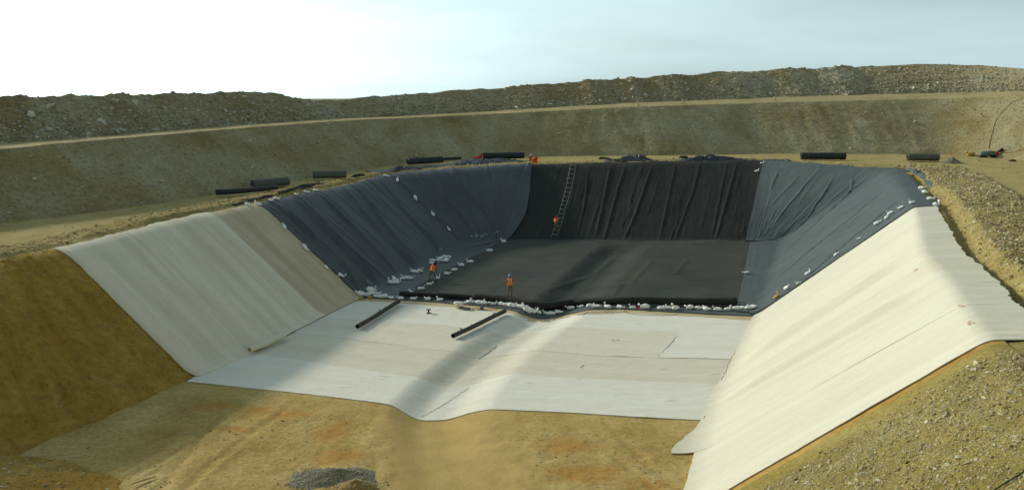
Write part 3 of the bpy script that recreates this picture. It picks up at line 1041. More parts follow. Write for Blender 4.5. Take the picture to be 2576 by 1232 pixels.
floor_sheet('f4', 'back white geotextile strip on the floor, carrying the small black reel', M_white, F3, F4, 0.018, seed=4, over=(0.2, 0.1))
floor_sheet('f5', 'narrow beige geotextile edge strip along the sandbag row', M_beige2, F4, F5, 0.012, seed=5, over=(0.15, 0.3), nb=14)
# short sheet in the right corner of the floor
CR1 = [(1742, 797), (1780, 800), (1830, 804), (1893, 808)]
CR0 = [(1655, 900), (1700, 901), (1770, 902), (1838, 904)]
floor_sheet('f6', 'short white geotextile sheet with jagged left edge in the right floor corner', M_white, CR0, CR1, 0.05, na=60, nb=60, seed=6, smooth=0, rag=0.02)


# dark liners: a slope part and an apron on the floor
def liner_thing(key, label, name='geomembrane_liner'):
    e = empty(name)
    SHEETS[key] = tag(e, label, 'liner')
    return e


LFR = make_folds(201, KS[5], KS[7], 56, 0.11, 0.11, 0.03)
LTR = traced_folds([[(700, 515), (760, 570), (850, 660), (905, 735)], [(740, 505), (800, 560), (900, 660), (955, 715)], [(800, 490), (900, 590), (1000, 690)],
                    [(850, 470), (930, 560), (1060, 680)], [(1000, 455), (1044, 500), (1130, 580), (1165, 620)], [(940, 450), (1010, 530), (1110, 640)],
                    [(1060, 430), (1120, 500), (1190, 590)], [(1120, 425), (1160, 480), (1250, 600)], [(1230, 425), (1250, 480)], [(900, 480), (960, 560), (1030, 650)]], 0.24, 0.14)
left_liner = liner_thing('left_liner', 'blue-grey wrinkled liner covering the shaded left slope')
_s = np.arange(KS[6], KS[9], 0.1)
_S = np.repeat(_s[:, None], 120, 1)
_T = -0.6 + (at_s(LEN, _S) + 0.95) * np.linspace(0, 1, 120)[None]
_px = proj(wall(_S, _T)).reshape(-1, 2)
_tr = []
for _x, _y in [(1271, 606), (1284, 597), (1300, 582), (1314, 560), (1325, 530), (1331, 480), (1334, 440), (1335, 415)]:
    _i = int(((_px[:, 0] - _x) ** 2 + (_px[:, 1] - _y) ** 2).argmin())
    _tr.append(((_T.reshape(-1)[_i] + 0.6) / (at_s(LEN, _S.reshape(-1)[_i]) + 0.95), _S.reshape(-1)[_i]))
_tr = np.array(sorted(_tr))
corner_s = lambda q_: gsm(np.interp(q_, _tr[:, 0], _tr[:, 1]), 6)
G, uv = slope_grid(KS[5], corner_s, -0.6, lambda S: 0.35 + 0.6 * sstep(KS[6] - 3, KS[6] + 3, S), lambda S, T: 0.10 + 0.06 * sstep(0, 2, T), folds=lambda S, T: add_f(LFR, LTR)(S, T) * (0.15 + 0.85 * sstep(-0.3, 1.6, T)), swell=0.10, seed=11, ds=0.10, nt=130, rag=0.05)
grid_obj('slope_sheet', G, M_left_liner, left_liner, uv=uv, skirt=0.12, reg='liners')
AP_out = [(898, 747), (960, 715), (1010, 690), (1100, 645), (1170, 612), (1255, 603)]
AP_in = [(1022, 757), (1080, 722), (1120, 700), (1165, 673), (1240, 640), (1300, 606)]
G, uv = floor_strip(AP_out, AP_in, 0.095, na=200, nb=40, seed=12, smooth=3, swell=0.05, over=(0.5, 0))
grid_obj('floor_apron', G, M_left_liner, left_liner, uv=uv, skirt=0.06, reg='liners')

BFR = make_folds(202, KS[7], KS[10], 40, 0.05, 0.12, 0.06)
BTR = traced_folds([[(1575, 415), (1548, 500), (1520, 600)], [(1640, 415), (1600, 540), (1570, 603)], [(1700, 412), (1680, 500), (1660, 600)], [(1760, 412), (1745, 480), (1700, 600)],
                    [(1830, 410), (1812, 500), (1790, 600)], [(1855, 412), (1820, 540), (1800, 603)], [(1480, 420), (1470, 520), (1450, 600)], [(1350, 420), (1352, 500)], [(1535, 420), (1500, 590)]], 0.09, 0.13)
black = liner_thing('black', 'black sheet draped down the far slope and spread over the floor')
G, uv = slope_grid(lambda q_: corner_s(q_) - 0.5, KS[10] + 0.7, -0.6, 0.75, 0.05, folds=lambda S, T: add_f(BFR, BTR)(S, T) * sstep(KS[7] + 1.5, KS[7] + 4.0, S) * (1 - sstep(KS[10] - 0.9, KS[10], S)), swell=0.08, seed=13, ds=0.12, nt=110)
grid_obj('slope_sheet', G, M_black, black, uv=uv, skirt=0.08, reg='liners')
BK0 = [(1010, 744), (1100, 751), (1190, 759), (1290, 768), (1340, 783), (1380, 786), (1430, 776), (1500, 765), (1640, 766), (1760, 767), (1862, 768)]
BK1 = [(1272, 604), (1330, 604), (1390, 605), (1450, 605), (1520, 606), (1560, 607), (1600, 607), (1660, 607), (1740, 607), (1820, 607), (1894, 607)]
fold_lines = [[(1500, 690), (1540, 655)], [(1590, 715), (1640, 660)], [(1480, 700), (1380, 735)], [(1700, 690), (1730, 655)], [(1545, 745), (1560, 720)]]
FLW = [np.array([PF(x, y)[:2] for x, y in l]) for l in fold_lines]


def floor_folds(X, Y):
    d = np.zeros_like(X)
    for l in FLW:
        a, b = l[0], l[1]
        ab = b - a
        t_ = np.clip(((X - a[0]) * ab[0] + (Y - a[1]) * ab[1]) / (ab @ ab), 0, 1)
        r2 = (X - a[0] - t_ * ab[0]) ** 2 + (Y - a[1] - t_ * ab[1]) ** 2
        d += 0.05 * np.exp(-r2 / 0.05)
    return d + 0.05 * fbm(X * 0.25, Y * 0.25, 2, 99)


G, uv = floor_strip(BK0, BK1, 0.12, na=240, nb=150, seed=14, smooth=2, swell=0.05, over=(0.0, 0.4), folds=floor_folds)
grid_obj('floor_sheet', G, M_black_floor, black, uv=uv, skirt=0.06, reg='liners')

RFR = make_folds(203, KS[10], KS[12], 60, 0.06, 0.10, 0.06)
RTR = traced_folds([[(2010, 440), (1990, 470), (1940, 520)], [(2100, 440), (2050, 520), (1960, 610)], [(2140, 445), (2080, 540), (1975, 640)], [(2195, 440), (2120, 500), (2000, 610)],
                    [(2240, 470), (2120, 570), (1960, 700)], [(2270, 500), (2150, 600), (2010, 720)], [(1960, 430), (1940, 480)], [(2060, 430), (2000, 500), (1950, 560)]], 0.10, 0.11)
right_liner = liner_thing('right_liner', 'grey-green wrinkled liner on the sunlit far right corner slope')
G, uv = slope_grid(KS[10], KS[12], -0.6, lambda S: 0.5 + 1.6 * sstep(KS[11] - 1, KS[11] + 2, S), lambda S, T: 0.19 - 0.05 * sstep(0, 2, T), folds=lambda S, T: add_f(RFR, RTR)(S, T) * (0.15 + 0.85 * sstep(-0.3, 1.6, T)), swell=0.10, seed=15, ds=0.10, nt=130, rag=0.06)
grid_obj('slope_sheet', G, M_right_liner, right_liner, uv=uv, skirt=0.12, reg='liners')
RA0 = [(1853, 787), (1860, 745), (1872, 690), (1886, 613)]
RA1 = [(1918, 792), (1935, 745), (1950, 690), (1978, 604)]
G, uv = floor_strip(RA0, RA1, 0.17, na=200, nb=40, seed=16, smooth=2, swell=0.05, over=(0, 0.5))
grid_obj('floor_apron', G, M_right_liner, right_liner, uv=uv, skirt=0.10, reg='liners')
# dark liner tongue under the sandbag row
TG0 = [(898, 749), (1000, 754), (1190, 769), (1275, 779), (1312, 792), (1352, 802), (1384, 801), (1424, 791), (1480, 782), (1560, 778), (1640, 783), (1780, 791), (1910, 797)]
TG1 = [(930, 736), (1010, 744), (1190, 757), (1290, 766), (1330, 778), (1375, 783), (1400, 780), (1440, 772), (1500, 763), (1570, 762), (1640, 764), (1780, 766), (1915, 772)]
tongue = tag(empty('geomembrane_liner'), 'thin dark liner margin running under the front sandbag row', 'liner')
G, uv = floor_strip(TG0, TG1, 0.075, na=260, nb=16, seed=17, smooth=2, swell=0.03)
grid_obj('edge_sheet', G, M_right_liner, tongue, uv=uv, skirt=0.05, reg='liners')
# ------------------------------------------------------------------ loose stones
def ico(sub):
    bm = bmesh.new()
    bmesh.ops.create_icosphere(bm, subdivisions=sub, radius=1.0)
    v = np.array([x.co[:] for x in bm.verts])
    bm.verts.index_update()
    f = np.array([[x.index for x in p.verts] for p in bm.faces])
    bm.free()
    return v, f


def rock_shapes(n, sub, seed):
    r = np.random.default_rng(seed)
    v, f = ico(sub)
    res = []
    for _ in range(n):
        w_ = v * (1 + 0.22 * r.standard_normal((len(v), 1)))
        for _k in range(5):                                     # broken faces
            d = r.standard_normal(3)
            d /= np.linalg.norm(d)
            e = w_ @ d
            w_ = w_ - np.maximum(e - r.uniform(0.45, 0.8), 0)[:, None] * d
        w_ = w_ * np.array([r.uniform(0.8, 1.3), r.uniform(0.6, 1.0), r.uniform(0.45, 0.8)])
        res.append(w_ / np.abs(w_).max())
    return res, f


ROCKS, ROCKF = rock_shapes(10, 1, 3)
BIGR, BIGF = rock_shapes(8, 2, 5)


def rots(n, r):
    a, b = r.uniform(0, 2 * np.pi, n), r.uniform(-0.5, 0.5, n)
    ca, sa, cb, sb = np.cos(a), np.sin(a), np.cos(b), np.sin(b)
    z, o = np.zeros(n), np.ones(n)
    A = np.stack([ca, -sa, z, sa, ca, z, z, z, o], -1).reshape(n, 3, 3)
    B = np.stack([o, z, z, z, cb, -sb, z, sb, cb], -1).reshape(n, 3, 3)
    return A @ B


def pick(G, n, r, wt=None):
    """n random places on grid G (cells weighted by area and wt)"""
    c = 0.25 * (G[:-1, :-1] + G[1:, :-1] + G[:-1, 1:] + G[1:, 1:])
    ar = np.linalg.norm(np.cross(G[1:, :-1] - G[:-1, :-1], G[:-1, 1:] - G[:-1, :-1]), axis=-1)
    if wt is not None:
        ar = ar * wt[:-1, :-1]
    pr = ar.ravel() / ar.sum()
    i = r.choice(len(pr), n, p=pr)
    a, b = r.random(n)[:, None], r.random(n)[:, None]
    k, j = np.unravel_index(i, ar.shape)
    return G[k, j] * (1 - a) * (1 - b) + G[k + 1, j] * a * (1 - b) + G[k, j + 1] * (1 - a) * b + G[k + 1, j + 1] * a * b, k, j


def stones(name, label, G, n, smin, smax, mat, seed, wt=None, power=2.6, bright=0.5, sink=0.15, cat='rubble'):
    r = np.random.default_rng(seed)
    p, _, _ = pick(G, n, r, wt)
    sz = smin * (1 - r.random(n) * (1 - (smin / smax) ** power)) ** (-1 / power)
    R = rots(n, r)
    tn = np.clip(r.normal(bright, 0.25, n), 0, 1)
    which = r.integers(0, len(ROCKS), n)
    nv = len(ROCKS[0])
    V = np.einsum('nij,nkj->nki', R, np.stack(ROCKS)[which]) * sz[:, None, None] * 0.5 + p[:, None]
    V[..., 2] += (sz * (0.25 - sink))[:, None]
    F = (ROCKF[None] + (np.arange(n) * nv)[:, None, None]).reshape(-1, 3)
    o = big_mesh(name, V.reshape(-1, 3), F, mat, smooth=False, col=np.repeat(tn, nv))
    return tag(o, label, cat, kind='stuff')


ROCKME = []
for k, w_ in enumerate(BIGR):
    for mat in (M_stone, M_stone_o):
        for tn in (0.55, 0.8, 1.0):
            me = bpy.data.meshes.new('rock')
            me.from_pydata([tuple(x) for x in w_], [], [tuple(map(int, x)) for x in BIGF])
            at = me.attributes.new('tint', 'FLOAT', 'POINT')
            at.data.foreach_set('value', [tn] * len(w_))
            me.materials.append(mat)
            ROCKME.append((mat.name, tn, me))


def rocks(G, n, smin, smax, mat, seed, label, group, zones, rowsz, wt=None, tones=(0.55, 0.8, 1.0), box=None):
    r = np.random.default_rng(seed)
    p, k, j = pick(G, n * 14, r, wt)
    q = proj(p)
    ok = (q[:, 0] > 8) & (q[:, 0] < 2568) & (q[:, 1] > 8) & (q[:, 1] < 1224) & (p[:, 1] > 8)
    if box is not None:
        ok &= (q[:, 0] > box[0]) & (q[:, 0] < box[2]) & (q[:, 1] > box[1]) & (q[:, 1] < box[3])
    p, q, j = p[ok][:n], q[ok][:n], j[ok][:n]
    for a, qa, ja in zip(p, q, j):
        c = [m for m in ROCKME if m[0] == mat.name and m[1] in tones]
        me_ = c[r.integers(len(c))]
        o = bpy.data.objects.new('rock', me_[2])
        zone = [z for x, z in zones if qa[0] < x][0]
        rowz = rowsz[min(len(rowsz) - 1, int(len(rowsz) * ja / G.shape[1]))]
        lab = '%s %s %s %s' % ({0.55: 'brownish', 0.8: 'grey', 1.0: 'pale'}[me_[1]], label, rowz, zone)
        s = smin * (smax / smin) ** (r.random() ** 2.2) * 0.5
        o.location = (a[0], a[1], a[2] + s * 0.22)
        o.rotation_euler = (r.uniform(-0.4, 0.4), r.uniform(-0.4, 0.4), r.uniform(0, 6.28))
        o.scale = (s * r.uniform(0.9, 1.3), s, s * r.uniform(0.8, 1.1))
        C.objects.link(o)
        tag(o, lab, 'rock', group)


low = np.repeat(((1 - np.linspace(0, 1, 56)) ** 1.5 + 0.14)[None], NB, 0)
vis = ((foot[:, 1] > 34) | (foot[:, 0] > 40)).astype(float)[:, None]
stones('ridge_rubble', 'loose rubble covering the upper spoil ridge', SPOIL, 26000, 0.14, 0.6, M_stone, 1, low * vis, 2.3, 0.42)
stones('bank_rubble', 'small stones scattered over the embankment face', BANK, 30000, 0.07, 0.36, M_stone, 2, vis * np.ones((1, 64)), 2.8, 0.42)
stones('berm_gravel', 'gravel heaped along the bench between the liners and the road', GB, 26000, 0.07, 0.36, M_stone_o, 3, (berm + 0.03 + 0.5 * side * (dist > 2.0) * (dist < 9)) * vis * (1 + 0.8 * side), 2.5, 0.5)
gq = proj(GRAV)
gw = ((gq[..., 0] < 2700) & (gq[..., 1] < 1330)).astype(float)
gs = np.repeat(np.arange(KS[15] + 0.5, SD[-1], 0.10)[:, None], GRAV.shape[1], 1)
gw = gw * sstep(KS[15] + 1.2, KS[15] + 2.4, gs)
stones('slope_gravel', 'loose gravel on the ochre slope in the lower right corner', GRAV, 34000, 0.03, 0.18, M_stone_o, 4, gw, 2.7, 0.45)
ff = ((proj(GF)[..., 1] < 1300) * (front > 0.8) * (np.abs(GX - np.interp(GY, ty, tx) - 0.6) > 2.6)).astype(float)
lw = ((proj(GLEFT)[..., 0] > -40) & (np.repeat(np.arange(0, KS[7], 0.2)[:, None], 120, 1) < KS[2] - 0.3)).astype(float)
stones('slope_clods', 'small clods and pebbles stuck in the brown left clay slope', GLEFT, 2600, 0.03, 0.14, M_stone_o, 5, lw, 2.8, 0.2)
stones('floor_pebbles', 'scattered pebbles on the bare soil floor in front of the sheets', GF, 5200, 0.025, 0.15, M_stone_o, 6, ff, 3.0, 0.4)
rocks(SPOIL, 150, 0.40, 0.95, M_stone, 11, 'rock', 'rocks on the spoil ridge', [(820, 'of the spoil ridge left of the skyline dip'), (1350, 'of the spoil ridge just right of the skyline dip'), (1900, 'of the spoil ridge above the black slope'), (9999, 'of the spoil ridge at the right end')], ['at the foot', 'low on the face', 'near the crest'], low * vis)
rocks(BANK, 60, 0.26, 0.55, M_stone, 12, 'rock', 'rocks on the embankment', [(500, 'embankment at the far left'), (1050, 'embankment behind the left bench rolls'), (1900, 'embankment behind the black slope'), (9999, 'embankment behind the grey-green liner')], ['at the foot of the', 'halfway up the', 'high on the'], vis * np.ones((1, 64)))
rocks(GRAV, 80, 0.10, 0.26, M_stone_o, 13, 'stone', 'stones on the gravel slope', [(2150, 'ochre gravel slope beside the white sheet edge'), (2400, 'middle of the ochre gravel slope'), (9999, 'right edge of the ochre gravel slope')], ['low on the', 'halfway up the', 'high on the'], gw)
rocks(GB, 70, 0.18, 0.40, M_stone_o, 14, 'stone', 'stones in the gravel berm', [(600, 'gravel behind the left white sheets'), (1330, 'gravel behind the blue-grey liner'), (1920, 'gravel behind the black slope'), (2330, 'gravel behind the grey-green liner'), (9999, 'gravel berm at the right edge')], ['lying in the'], berm * vis * (0.4 + side))


def heap(name, label, cx_, cy_, rx, ry, h, mat, seed, n, smin, smax, smat, zb=0.0):
    """low pile of loose stone: a bumpy mound under a skin of single stones"""
    g = np.linspace(-1.35, 1.35, 54)
    X, Y = np.meshgrid(g, g, indexing='ij')
    rr = np.hypot(X, Y) + 0.16 * fbm(X * 2 + seed, Y * 2, 3, seed)
    Z = h * np.clip(1 - rr, 0, 1) ** 1.25 + 0.16 * h * fbm(X * 5, Y * 5, 3, seed + 1) * np.clip(1.15 - rr, 0, 1)
    Z = Z - 0.02 - 0.5 * sstep(0.95, 1.12, np.maximum(rr, 1.02 * np.maximum(abs(X), abs(Y)) / 1.02))
    xx, yy = cx_ + rx * X, cy_ + ry * Y
    base = fz(xx, yy) if zb is None else zb
    G = np.stack([xx, yy, Z + base], -1)
    Gs = np.stack([xx, yy, np.maximum(Z, -0.02) + base], -1)
    e = tag(empty(name), label, 'heap')
    grid_obj('mound', G, mat, e, uv=np.stack([xx, yy], -1), reg='heaps')
    r = np.random.default_rng(seed)
    s = stones('stone_skin', None, Gs, n, smin, smax, smat, seed, np.clip(1.5 - 1.25 * rr, 0.0, 1) ** 1.3, 2.4, 0.6, cat=None)
    s.parent = e
    return e


M_heap = plain('grey_fines', (0.20, 0.185, 0.13), 0.95, 0.3, 5, 0.03)
h1 = P(840, 1202)
heap('gravel_heap', 'low heap of dark grey crushed stone at the bottom edge', h1[0], h1[1], 2.0, 1.05, 0.42, M_heap, 61, 4200, 0.03, 0.10, M_stone_g)
h2 = P(893, 1226)
heap('gravel_heap', 'small brown gravel heap cut off by the bottom edge', h2[0], h2[1], 1.1, 0.6, 0.40, M_clay, 62, 1100, 0.03, 0.12, M_stone_o)
heap('gravel_heap', 'shaded stony mound in the bottom left corner', -24.2, 26.6, 10.0, 5.4, 2.6, M_left, 63, 5200, 0.04, 0.22, M_stone_o)
gp, _ = hit(2395, 411, 'bench')
heap('gravel_heap', 'small grey pointed pile of rubble on the bench behind the right liner corner', gp[0], gp[1], 1.5, 1.0, 0.75, M_heap, 64, 300, 0.06, 0.22, M_stone_g, gp[2])


# ------------------------------------------------------------------ shapes
def tube(pts, r, seg=10, cap=True, r2=None):
    pts = [np.asarray(p, float) for p in pts]
    n = len(pts)
    V, F = [], []
    up = V3(0, 0, 1)
    for i, p in enumerate(pts):
        d = pts[min(i + 1, n - 1)] - pts[max(i - 1, 0)]
        d /= np.linalg.norm(d) + 1e-9
        a = np.cross(d, up)
        if np.linalg.norm(a) < 1e-3: a = V3(1, 0, 0)
        a /= np.linalg.norm(a)
        b = np.cross(a, d)
        rr = r if np.isscalar(r) else r[i]
        for k in range(seg):
            t_ = 2 * math.pi * k / seg
            V.append(p + rr * (a * math.cos(t_) + b * math.sin(t_)))
    for i in range(n - 1):
        for k in range(seg):
            F.append((i * seg + k, i * seg + (k + 1) % seg, (i + 1) * seg + (k + 1) % seg, (i + 1) * seg + k))
    if cap:
        F.append(tuple(range(seg))[::-1])
        F.append(tuple((n - 1) * seg + k for k in range(seg)))
    return V, F


def join(parts):
    V, F = [], []
    for v, f in parts:
        o_ = len(V)
        V += list(v)
        F += [tuple(i + o_ for i in x) for x in f]
    return V, F


def box(cx_, cy_, cz_, sx, sy, sz, b=0.0):
    V = [V3(cx_ + i * sx / 2, cy_ + j * sy / 2, cz_ + k * sz / 2) for i in (-1, 1) for j in (-1, 1) for k in (-1, 1)]
    return V, [(0, 1, 3, 2), (4, 6, 7, 5), (0, 4, 5, 1), (2, 3, 7, 6), (0, 2, 6, 4), (1, 5, 7, 3)]


def wound_roll(name, label, a, b, rad, mat, cat='roll', group=None, sag=0.0, hollow=0.35, seed=0, taper=0.0, lift=0.0):
    """a sheet wound on a core: uneven cylinder with a spiral end face, open core and a loose outer lap"""
    a, b = np.asarray(a, float), np.asarray(b, float)
    r = np.random.default_rng(seed + 900)
    n, seg = 26, 28
    ax = (b - a) / np.linalg.norm(b - a)
    side_ = np.cross(ax, V3(0, 0, 1))
    side_ /= np.linalg.norm(side_)
    up = np.cross(side_, ax)
    V = []
    for i in range(n):
        q_ = i / (n - 1)
        c = a + (b - a) * q_ + V3(0, 0, rad + lift - sag * math.sin(math.pi * q_))
        for k in range(seg):
            t_ = 2 * math.pi * k / seg
            rr = rad * (1 + 0.035 * math.sin(3 * t_ + seed) + 0.05 * float(fbm(q_ * 6 + seed, t_ * 1.3, 2, 5))) * (1 - taper * q_)
            rr *= 0.94 + 0.06 * (k / seg)                              # the lap of the outer turn
            V.append(c + rr * (side_ * math.cos(t_) + up * 0.95 * math.sin(t_)))
    F = []
    for i in range(n - 1):
        for k in range(seg):
            F.append((i * seg + k, i * seg + (k + 1) % seg, (i + 1) * seg + (k + 1) % seg, (i + 1) * seg + k))
    e = tag(empty(name, tuple(0.5 * (a + b))), label, cat, group)
    mesh_obj('wound_sheet', V, F, mat, e, True)
    for q_, sgn in ((0, -1), (1, 1)):
        c = a + (b - a) * q_ + V3(0, 0, rad + lift)
        R = rad * (1 - taper * q_) * 0.955
        rings = [(1.0, 0.0), (0.92, 0.015), (0.8, -0.03), (0.66, 0.01), (0.5, -0.03), (hollow, -0.02), (hollow * 0.9, -0.35)]
        V, F = [], []
        for rr, dp in rings:
            for k in range(seg):
                t_ = 2 * math.pi * k / seg
                V.append(c + ax * sgn * dp + rr * R * (side_ * math.cos(t_) + up * 0.95 * math.sin(t_)))
        for i in range(len(rings) - 1):
            for k in range(seg):
                F.append((i * seg + k, i * seg + (k + 1) % seg, (i + 1) * seg + (k + 1) % seg, (i + 1) * seg + k))
        F.append(tuple((len(rings) - 1) * seg + k for k in range(seg)))
        mesh_obj('roll_end', V, F, mat, e)
    return e


def Q4(x, y):
    return x * 0.62891, y * 0.62891


GRL = 'liner rolls lying along the bench'


def bench_roll(label, x0, y0, x1, y1, rad, mat, seed, lift=0.05, **k):
    """ends: photo points (4096 px wide) of the underside"""
    a, _ = hit(*Q4(x0, y0), 'bench')
    b, _ = hit(*Q4(x1, y1), 'bench')
    z = max(a[2], b[2])
    a, b = V3(a[0], a[1], a[2] * 0.5 + z * 0.5), V3(b[0], b[1], b[2] * 0.5 + z * 0.5)
    return wound_roll('liner_roll', label, a, b, rad, mat, 'roll', GRL, seed=seed, lift=lift, **k)


bench_roll('long thin black roll nearest on the left bench', 866, 788, 1110, 764, 0.27, M_roll, 1, sag=0.05, taper=0.25)
bench_roll('dusty grey roll lying behind the long thin roll on the left bench', 1012, 758, 1152, 745, 0.42, M_roll2, 2)
bench_roll('grey roll standing alone halfway along the left bench road', 1254, 720, 1384, 714, 0.42, M_roll2, 3, hollow=0.3)
bench_roll('black roll propped on wrinkled liner at the left far corner', 1632, 667, 1768, 658, 0.40, M_roll, 4, lift=0.2)
bench_roll('flat thin black roll at the foot of the far embankment', 1740, 640, 1843, 638, 0.17, M_roll, 5)
bench_roll('big black roll beside the worker on the far rim', 1930, 644, 2095, 642, 0.44, M_roll, 6, lift=0.2)
bench_roll('black roll on the far bench above the grey-green liner', 3203, 640, 3380, 640, 0.47, M_roll, 7)
bench_roll('dusty green-grey roll at the right end of the far bench', 3628, 645, 3752, 648, 0.50, M_roll2, 8, hollow=0.55)


def floor_tube(name, label, x0, y0, x1, y1, rad, mat, inner, group=None, wob=0.0, shreds=0, seed=0, cat='pipe', off=0.12):
    a, b = PF(*Q4(x0, y0), off), PF(*Q4(x1, y1), off)
    r = np.random.default_rng(seed)
    n, seg = 26, 18
    ax = (b - a) / np.linalg.norm(b - a)
    sd = np.cross(ax, V3(0, 0, 1))
    e = tag(empty(name, tuple(0.5 * (a + b))), label, cat, group)
    pts = [a + (b - a) * i / (n - 1) + V3(0, 0, rad) + sd * wob * math.sin(6 * i / n) + V3(0, 0, wob * 0.3 * math.sin(9 * i / n + 1)) for i in range(n)]
    V, F = tube(pts, [rad * (1 + 0.05 * float(fbm(i * 0.5 + seed, 0.3, 2, 4))) for i in range(n)], seg, False)
    Vi, Fi = tube(pts[:3], rad * 0.80, seg, False)
    Vj, Fj = tube(pts[-3:], rad * 0.80, seg, False)
    m0 = len(V)
    mesh_obj('tube_wall', V, F, mat, e, True)
    for q_, d in ((pts[0], -1), (pts[-1], 1)):
        R1, R2, R3 = [], [], []
        up = np.cross(sd, ax)
        for k in range(seg):
            t_ = 2 * math.pi * k / seg
            w_ = sd * math.cos(t_) + up * math.sin(t_)
            R1.append(q_ + w_ * rad)
            R2.append(q_ + w_ * rad * 0.76)
            R3.append(q_ + w_ * rad * 0.7 - ax * d * 0.35)
        VV = R1 + R2 + R3
        FF = [(k, (k + 1) % seg, seg + (k + 1) % seg, seg + k) for k in range(seg)] + [(seg + k, seg + (k + 1) % seg, 2 * seg + (k + 1) % seg, 2 * seg + k) for k in range(seg)] + [tuple(range(2 * seg, 3 * seg))]
        mesh_obj('open_end', VV, FF, inner, e)
    for k in range(shreds):                                            # torn tails of wrapping
        i = int(r.integers(3, n - 3))
        p = pts[i] + V3(0, 0, rad * 0.9)
        d = V3(r.uniform(-1, 1), r.uniform(-0.4, 0.4), 0.25) * r.uniform(0.18, 0.42)
        w_ = ax * 0.07
        VV = [p - w_, p + w_, p + d * 0.6 + w_ * 0.8 + V3(0, 0, 0.06), p + d * 0.6 - w_ * 0.5 + V3(0, 0, 0.05), p + d + V3(0, 0, -0.02)]
        VV = VV + [v - V3(0, 0, 0.012) for v in VV]
        mesh_obj('torn_wrap', VV, [(0, 1, 2, 3), (3, 2, 4), (5, 8, 7, 6), (8, 9, 7), (0, 3, 8, 5), (1, 6, 7, 2), (2, 7, 9, 4), (4, 9, 8, 3), (0, 5, 6, 1)], mat, e)
    return e


floor_tube('core_pipe', 'dark pipe lying on the white sheet close to the left toe', 1430, 1314, 1596, 1213, 0.15, M_pipe, M_hole, 'dark pipes on the white floor', 0.02, 2, 1)
floor_tube('core_pipe', 'dark pipe with torn wrapping pointing at the trench', 1812, 1352, 2020, 1252, 0.15, M_pipe, M_hole, 'dark pipes on the white floor', 0.02, 4, 2)
floor_tube('fabric_tube', 'rolled remnant of pale geotextile along the left slope toe', 998, 1410, 1140, 1352, 0.17, M_white_lifted, M_white_lifted, None, 0.05, 0, 3, 'roll')

# rolled-up front edge of the black sheet
def edge_roll(label, pts, rad, seed):
    w_ = np.array([PF(x, y, 0.13) for x, y in pts])
    d = np.concatenate([[0], np.cumsum(np.linalg.norm(np.diff(w_, axis=0), axis=1))])
    u_ = np.linspace(0, d[-1], 46)
    w_ = gsm(np.stack([np.interp(u_, d, w_[:, j]) for j in range(3)], 1), 2)
    rr = [rad * (1 + 0.16 * float(fbm(u * 0.9 + seed, 0, 3, 6))) for u in u_]
    V, F = tube([p + V3(0, 0, r_) for p, r_ in zip(w_, rr)], rr, 16)
    o = mesh_obj('sheet_roll', V, F, M_black, None, True)
    tag(o, label, 'roll', 'rolled front edge of the black sheet')
    return o


edge_roll('black rolled edge behind the left half of the sandbag row', [(1006, 745), (1060, 747), (1130, 750), (1195, 753)], 0.20, 1)
edge_roll('black rolled edge sagging into the trench behind the densest sandbags', [(1190, 754), (1260, 760), (1300, 766), (1335, 776), (1378, 780), (1410, 774), (1450, 767)], 0.26, 2)
edge_roll('thick black rolled edge behind the right half of the sandbag row', [(1440, 769), (1540, 764), (1660, 766), (1780, 767), (1852, 767)], 0.27, 3)
edge_roll('second black roll lying on top at the right end of the edge roll', [(1720, 761), (1790, 760), (1850, 760)], 0.19, 4)
